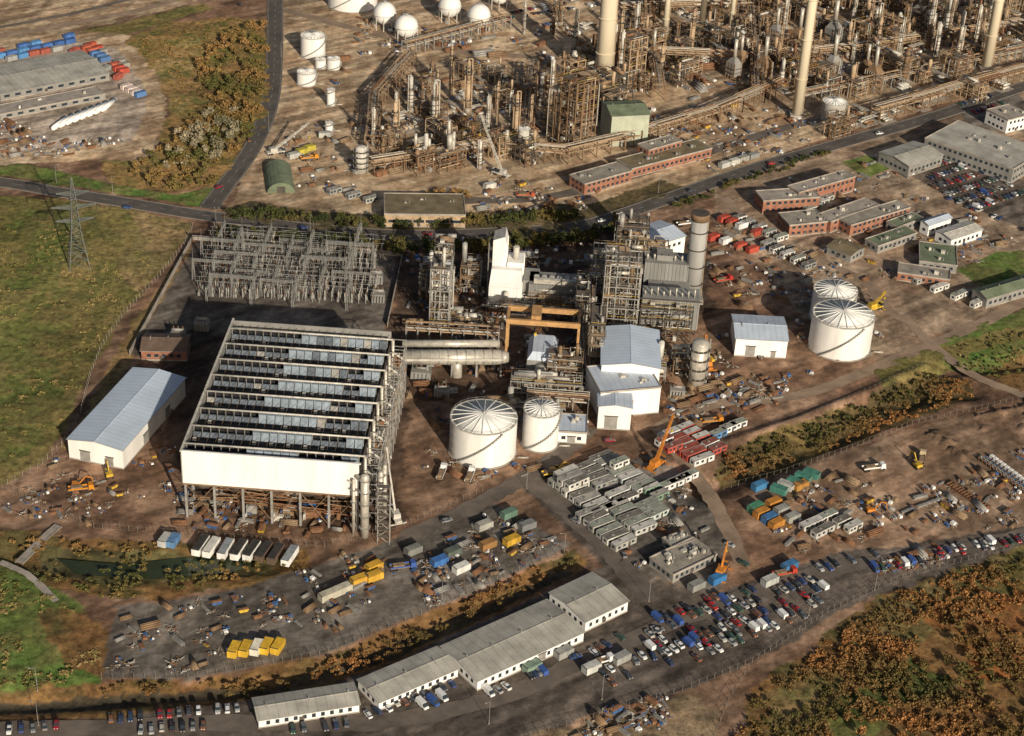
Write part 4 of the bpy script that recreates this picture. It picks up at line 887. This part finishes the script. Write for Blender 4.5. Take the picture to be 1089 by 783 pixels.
row((770,235),(805,250),CT,RW+[(.4,.4,.37)],A_REF,5,'portable_cabin'); row((758,255),(800,268),CT,RW,A_REF,6); row((785,235),(830,255),CB2,RW+GREYS,A_REF,7); row((815,262),(860,285),CB2,GREYS,A_REF,6,fill=.8)
row((860,225),(880,214),CB2,GREYS,A_REF,5); row((980,300),(1040,325),CB,GREYS,A_REF,9,fill=.8)
row((312,168),(330,160),CT,[(.45,.38,.06),(.4,.4,.36)],A_REF,6,'shipping_container'); row((355,205),(395,215),CB2,GREYS,A_REF,9,fill=.8); row((330,150),(345,146),CT,[(.4,.2,.05),(.4,.4,.36)],.3,8,'shipping_container')
row((620,115),(640,120),CT,[(.4,.1,.05)],.3,4,'shipping_container'); row((770,178),(800,168),CT,GREYS,A_REF,7,'shipping_container'); row((520,200),(600,205),CT,GREYS+[(.4,.1,.05)],A_REF,12,'shipping_container',fill=.6)
AY=ang((0,74),(95,50))
BL=[(.07,.16,.40),(.10,.26,.50),(.05,.12,.32),(.35,.35,.34),(.35,.10,.07)]
row((0,62),(74,46),CT,BL,AY,6.8,'shipping_container',.9); row((0,57),(74,41),CT,BL,AY,7,'shipping_container',.85); row((0,67),(60,54),CT,BL,AY,7,'shipping_container',.8)
row((88,50),(132,78),CT,[(.45,.08,.05),(.48,.12,.07),(.1,.2,.4)],AY,5,'shipping_container',.85); row((98,50),(144,80),CT,[(.45,.08,.05),(.45,.1,.05),(.3,.28,.25)],AY,6,'shipping_container',.8); row((80,56),(125,84),CT,[(.38,.1,.07),(.3,.3,.28)],AY+.4,7,'shipping_container',.6); row((135,95),(150,103),CT,[(.6,.5,.45),(.1,.2,.4)],AY,5,'shipping_container')
for i in range(8):
    x,y=G(64+i*7.4,134-i*2.8); mb=MB(); mb.tube((0,-7,1.6),(0,7,1.6),1.3,tankw,14); [mb.box(-1,k,0,1,k+.6,.6,conc) for k in (-5,4)]; mb.sph((0,7,1.6),1.3,tankw,12,8); mb.sph((0,-7,1.6),1.3,tankw,12,8); place('horizontal_gas_vessel',mb,x,y,0,AY+2.1)
# ---------------------------------------------------------------- clutter
def stack(seed):
    r=random.Random(seed); mb=MB(); k=seed%6; mt=r.choice([timber,rust,steelb,steelg,steelg])
    if k==0:
        for i in range(r.randint(3,6)):
            for j in range(3): mb.box(-3+r.uniform(-.3,.3),j*.5-.8+.02*i,i*.22,3+r.uniform(-.5,.5),j*.5-.4,i*.22+.18,mt)
    elif k==1:
        for i in range(3):
            for j in range(4-i): mb.tube((-3.5,j*.7+i*.35-1,.35+i*.6),(3.5,j*.7+i*.35-1,.35+i*.6),.32,mt,8)
    elif k==2:
        for i in range(6): x=r.uniform(-3,3);y=r.uniform(-2,2);s_=r.uniform(.3,1.); mb.box(x-s_,y-s_,0,x+s_,y+s_*.8,s_*r.uniform(.7,1.6),r.choice([timber,white,blue,steelg,rust]),tp=.06)
    elif k==3:
        for i in range(26):
            p=Vector((r.uniform(-2.5,2.5),r.uniform(-1.5,1.5),r.uniform(0,.8))); mb.tube(p,p+Vector((r.uniform(-2,2),r.uniform(-2,2),r.uniform(-.3,.4))),r.uniform(.05,.22),r.choice([rust,steelb,steelp,timber,steelg]),4)
    elif k==4:
        B=[(-1.6,-.9,0),(1.6,-.9,0),(1.6,.9,0),(-1.6,.9,0)]; T=[(-2.3,-1,1.4),(2.3,-1,1.4),(2.3,1,1.4),(-2.3,1,1.4)]; m=r.choice([yellow,blue,rust,rust]); mb.hexa(B,T,m,rust)
        for s_ in (-1,1): mb.box(-.1,s_*1-.05,.3,.1,s_*1+.05,1.4,steeld)
        mb.box(-2,-.9,1.41,2,.9,1.6,rust,tp=.4)
    else:
        for i in range(3):
            for j in range(3): mb.tube((i*.9,j*.9,0),(i*.9,j*.9,1.0),.32,r.choice([blue,rust,steelg]),10)
        mb.box(3.2,-.5,0,4.4,.7,.15,timber); mb.box(3.2,-.5,.15,4.4,.7,1.1,white,tp=.05)
    return mb
SN=['timber_stack','pipe_bundle','crate_stack','scrap_pile','waste_skip','oil_drums']
ST=[(SN[i%6],stack(i).mesh(SN[i%6])) for i in range(30)]
def clut(P,n,seed,s0=.5,s1=1.1,an=None):
    r=random.Random(seed)
    for x,y in scatter(P,n,2.,seed):
        nm,m=r.choice(ST); place(nm,m,x,y,.03,(A_OFF if an is None else an)+r.choice([0,math.pi/2])+r.uniform(-.3,.3),sca=r.uniform(s0,s1))
clut([(120,712),(130,648),(230,636),(370,592),(430,600),(340,690),(200,715)],90,1,.45,.95)
clut([(440,600),(520,545),(600,580),(560,600),(450,650)],80,2,.45,.95); clut([(800,560),(880,500),(950,520),(930,570),(860,590)],50,3); clut([(0,545),(60,490),(90,500),(150,530),(100,560)],46,4,.4,.8)
clut([(930,540),(1089,480),(1089,560),(960,570)],60,5); clut([(290,200),(300,135),(380,130),(395,205)],50,6,an=A_REF); clut([(690,145),(850,105),(870,150),(760,185)],110,7,an=A_REF)
clut([(500,225),(530,190),(640,200),(620,232)],40,8,an=A_REF); clut([(750,290),(770,230),(860,260),(930,300),(860,320),(790,325)],110,9,an=A_REF); clut([(980,270),(1030,225),(1089,260),(1010,290)],35,10,an=A_REF)
clut([(700,430),(740,400),(840,400),(830,430),(720,455)],80,11); clut([(590,500),(700,470),(760,560),(690,620)],50,12); clut([(0,170),(0,120),(60,150),(140,150),(60,168)],70,13); clut([(340,130),(380,60),(560,50),(600,20),(380,20)],60,14,.8,1.6,an=A_REF)
clut([(440,500),(470,420),(560,500),(600,490),(520,520)],30,15); clut([(180,520),(390,560),(340,572),(190,560)],55,16,an=A_MAIN); clut([(930,600),(1000,582),(1000,598),(940,612)],30,17); clut([(430,420),(440,400),(640,430),(640,470)],40,18,an=A_MAIN)
clut([(430,350),(430,260),(620,255),(640,330),(640,400),(430,400)],160,19,.7,1.4,an=A_MAIN); clut([(500,60),(640,10),(1089,-5),(1089,60),(900,110),(640,150),(400,190),(400,110)],260,20,.9,1.9,an=A_REF); clut([(820,200),(960,160),(1000,240),(960,300),(860,260)],70,21,an=A_REF)
clut([(640,760),(700,738),(720,770),(600,790)],40,22); clut([(840,290),(960,330),(930,380),(850,400),(760,420),(760,340)],50,23); clut([(150,420),(190,400),(185,520),(140,540)],18,24)
for i in range(14):
    x,y=G(1046+i*4,492+i*3.0); place('oil_drums',ST[5][1],x,y,.05,A_OFF,sca=1.3); x,y=G(1010+i*3,515+i*2); place('pipe_bundle',ST[1][1],x,y,.05,A_OFF,sca=.5); x,y=G(962+i*2.8,545-i*1); place('timber_stack',ST[0][1],x,y,.05,A_OFF,sca=.6)
def lamp():
    mb=MB(); mb.tube((0,0,0),(0,0,9),.1,steelg,6,r2=.06); mb.tube((0,0,9),(1.6,0,9.4),.05,steelg,4); mb.box(1.3,-.18,9.3,2.1,.18,9.5,steelg); mb.tube((0,0,0),(0,0,.3),.25,conc,6); return mb.mesh('street_lamp')
LP=lamp()
for p in ((41,772),(40,735),(230,242),(330,250),(120,206),(60,195),(640,744),(520,770),(860,655),(930,628),(690,640),(600,590),(560,520),(470,640),(286,140),(299,60),(700,205),(860,155),(980,118)): x,y=G(*p); place('street_lamp',LP,x,y,0,R.uniform(0,6))
print('objs',time.time()-T0)
# ---------------------------------------------------------------- vegetation
def thicket(name,pts,h,rad,mat,nl=200,ls=.55,seed=1,trunk=True,flat=1.,patch=0):
    rng=np.random.default_rng(seed); V=[];mb=MB()
    P_=np.array(pts)
    if patch:
        d=fbm(P_[:,0],P_[:,1],16,seed+40,3); P_=P_[d>patch]
    for (x,y) in P_:
        x=float(x);y=float(y); H=h*rng.uniform(.4,1.3); r_=rad*rng.uniform(.45,1.3); nc=int(rng.integers(5,9))
        cc=rng.normal(0,1,(nc,3)); cc/=np.linalg.norm(cc,axis=1)[:,None]; cc*=rng.uniform(.25,.75,(nc,1)); cc*=[r_,r_,H*.35*flat]; cc+=[x,y,H*.62]
        if trunk:
            mb.tube((x,y,-.5),(x,y,H*.6),.22,bark,5,r2=.1)
            for c in cc[:3]: mb.tube((x,y,H*.3),tuple(c),.1,bark,4,r2=.04)
        k=rng.integers(0,nc,nl); d=rng.normal(0,1,(nl,3)); d/=np.linalg.norm(d,axis=1)[:,None]; d*=rng.uniform(.5,1.,(nl,1))*rng.uniform(.35,.6)*np.array([r_,r_,max(.4,H*.42)])
        p=cc[k]+d; p[:,2]=np.maximum(p[:,2],.1)
        a=rng.normal(0,1,(nl,3)); a/=np.linalg.norm(a,axis=1)[:,None]; b=rng.normal(0,1,(nl,3)); b=np.cross(a,b); b/=np.linalg.norm(b,axis=1)[:,None]
        s=ls*rng.uniform(.5,1.3,(nl,1)); a=a*s; b=b*s*.7; V.append(np.stack([p-a,p-b,p+a,p+b],1))
    V=np.concatenate(V).reshape(-1,3); nq=len(V)//4; tv=np.array(mb.v).reshape(-1,3) if mb.v else np.zeros((0,3)); 
    F=[tuple(range(i*4,i*4+4)) for i in range(nq)]+[tuple(j+len(V) for j in f) for f in mb.f]
    me=bpy.data.meshes.new(name); me.from_pydata(np.concatenate([V,tv]).tolist(),[],F); me.materials.append(mat); me.materials.append(bark); me.polygons.foreach_set('material_index',[0]*nq+[1]*len(mb.f)); me.update(); place(name,me,0,0)
f_green=foliage('tree_foliage',(.045,.055,.02),(.075,.08,.026),(.15,.11,.036)); f_mix=foliage('autumn_foliage',(.10,.10,.032),(.19,.13,.045),(.28,.16,.062),.035); f_rust=foliage('bramble_foliage',(.085,.085,.028),(.18,.11,.042),(.34,.155,.055),.022); f_pale=foliage('pale_willow_foliage',(.18,.165,.10),(.27,.23,.15),(.34,.28,.18)); f_grass=foliage('rough_grass_blades',(.13,.13,.042),(.20,.165,.06),(.28,.205,.09),.04)
thicket('woodland_thicket',scatter([(148,198),(140,178),(188,146),(222,112),(208,70),(240,34),(282,28),(284,100),(270,148),(225,196),(185,206)],260,2.6,1),4.6,3.,f_mix,150,.55,1)
thicket('pale_willow_trees',scatter([(175,185),(180,150),(215,125),(250,120),(262,140),(225,180)],34,4.,8),6.5,3.4,f_pale,220,.5,9)
def along(P,n,w,seed):
    r=random.Random(seed); C=[Vector(G(*p)) for p in P]; ls=[(b-a).length for a,b in zip(C[:-1],C[1:])]; T=sum(ls); out=[]
    for i in range(n):
        t=r.random()*T; k=0
        while t>ls[k] and k<len(ls)-1: t-=ls[k]; k+=1
        c=C[k]+(C[k+1]-C[k])*(t/ls[k]); out.append((c.x+r.uniform(-w,w),c.y+r.uniform(-w,w)))
    return out
thicket('roadside_tree_belt',along([(240,254),(330,262),(430,269),(520,266),(620,257),(660,243)],180,3.5,3),6.5,2.8,f_green,200,.5,3)
thicket('roadside_hedge',along([(245,231),(330,236),(405,242),(520,239),(615,231)],150,3,4),5.,2.6,f_green,140,.48,4)
thicket('roadside_hedge',along([(720,220),(800,190),(880,163)],45,2,5),3.,2.,f_green,100,.45,5); thicket('shrub_belt',along([(420,245),(440,215),(520,205)],22,3,6),4,2.2,f_mix,120,.5,6)
thicket('bramble_scrub',scatter([(775,800),(805,742),(875,688),(960,628),(1089,590),(1130,590),(1130,800)],1500,0,10),1.4,1.9,f_rust,44,.42,10,False,1.,.45)
thicket('moorland_trees',scatter([(890,690),(1000,640),(1110,610),(1110,790),(860,790)],60,0,31),3.4,2.4,f_rust,150,.42,31,True,1.,.5)
thicket('ditch_scrub',scatter([(770,483),(850,456),(930,422),(985,397),(1030,405),(1035,422),(960,448),(890,476),(820,501),(770,512)],420,0,11),1.5,1.5,f_rust,44,.4,11,False,1.,.4)
thicket('ditch_scrub',scatter([(110,730),(300,725),(440,668),(560,608),(605,588),(615,598),(480,668),(400,710),(300,734),(110,758)],330,0,12),1.1,1.3,f_rust,40,.38,12,False,1.,.42)
thicket('pond_reeds',scatter([(0,570),(100,576),(330,586),(330,606),(240,622),(120,638),(40,618)],340,0,13),1.1,1.3,f_mix,36,.38,13,False,1.,.45)
thicket('rough_grass',scatter([(0,240),(180,246),(135,325),(92,395),(60,470),(0,510)],520,0,14),.5,1.5,f_grass,24,.4,14,False,1.,.47); thicket('rough_grass',scatter([(0,610),(90,655),(110,700),(60,730),(0,735)],260,0,15),.6,1.4,f_grass,24,.4,15,False,1.,.47)
thicket('embankment_scrub',scatter([(990,374),(1089,345),(1110,400),(1060,402),(1012,390)],160,0,16),.9,1.3,f_grass,30,.38,16,False,1.,.45); thicket('moorland_scrub',scatter([(120,190),(110,172),(170,165),(185,120),(172,80),(135,45),(250,20),(210,70),(215,110),(185,145)],260,0,17),.8,1.4,f_mix,30,.4,17,False,1.,.45)
# ---------------------------------------------------------------- light, sky, camera
el=math.radians(21.5); sd=Vector((.42,-.907,0)).normalized(); sd=Vector((sd.x*math.cos(el),sd.y*math.cos(el),math.sin(el)))
ld=bpy.data.lights.new('sun','SUN'); ld.energy=5.; ld.angle=math.radians(.5); ld.color=(1,.90,.74); lo=bpy.data.objects.new('sun',ld); lo.rotation_euler=sd.to_track_quat('Z','Y').to_euler(); sc.collection.objects.link(lo)
w=bpy.data.worlds.new('World'); sc.world=w; w.use_nodes=True; nt=w.node_tree; bg=nt.nodes['Background']; sk=nt.nodes.new('ShaderNodeTexSky'); sk.sky_type='NISHITA'; sk.sun_disc=False; sk.sun_elevation=el; sk.sun_rotation=math.atan2(sd.x,sd.y); sk.dust_density=3.
nt.links.new(sk.outputs[0],bg.inputs[0]); bg.inputs[1].default_value=.06
cd=bpy.data.cameras.new('camera'); cd.sensor_width=36; cd.lens=36*FP/1089; cd.clip_start=1; cd.clip_end=20000; co=bpy.data.objects.new('camera',cd); sc.collection.objects.link(co); sc.camera=co
R0=Vector((1,0,0));U0=Vector((0,sT,cT));Fw=Vector((0,cT,-sT)); Rc=R0*math.cos(RO)+U0*math.sin(RO); Uc=U0*math.cos(RO)-R0*math.sin(RO)
m=Matrix((Rc,Uc,-Fw)).transposed().to_4x4(); m.translation=(0,0,HC); co.matrix_world=m
sc.view_settings.view_transform='Standard'; sc.view_settings.look='None'; sc.view_settings.exposure=0
print('done',time.time()-T0,len(bpy.data.objects))
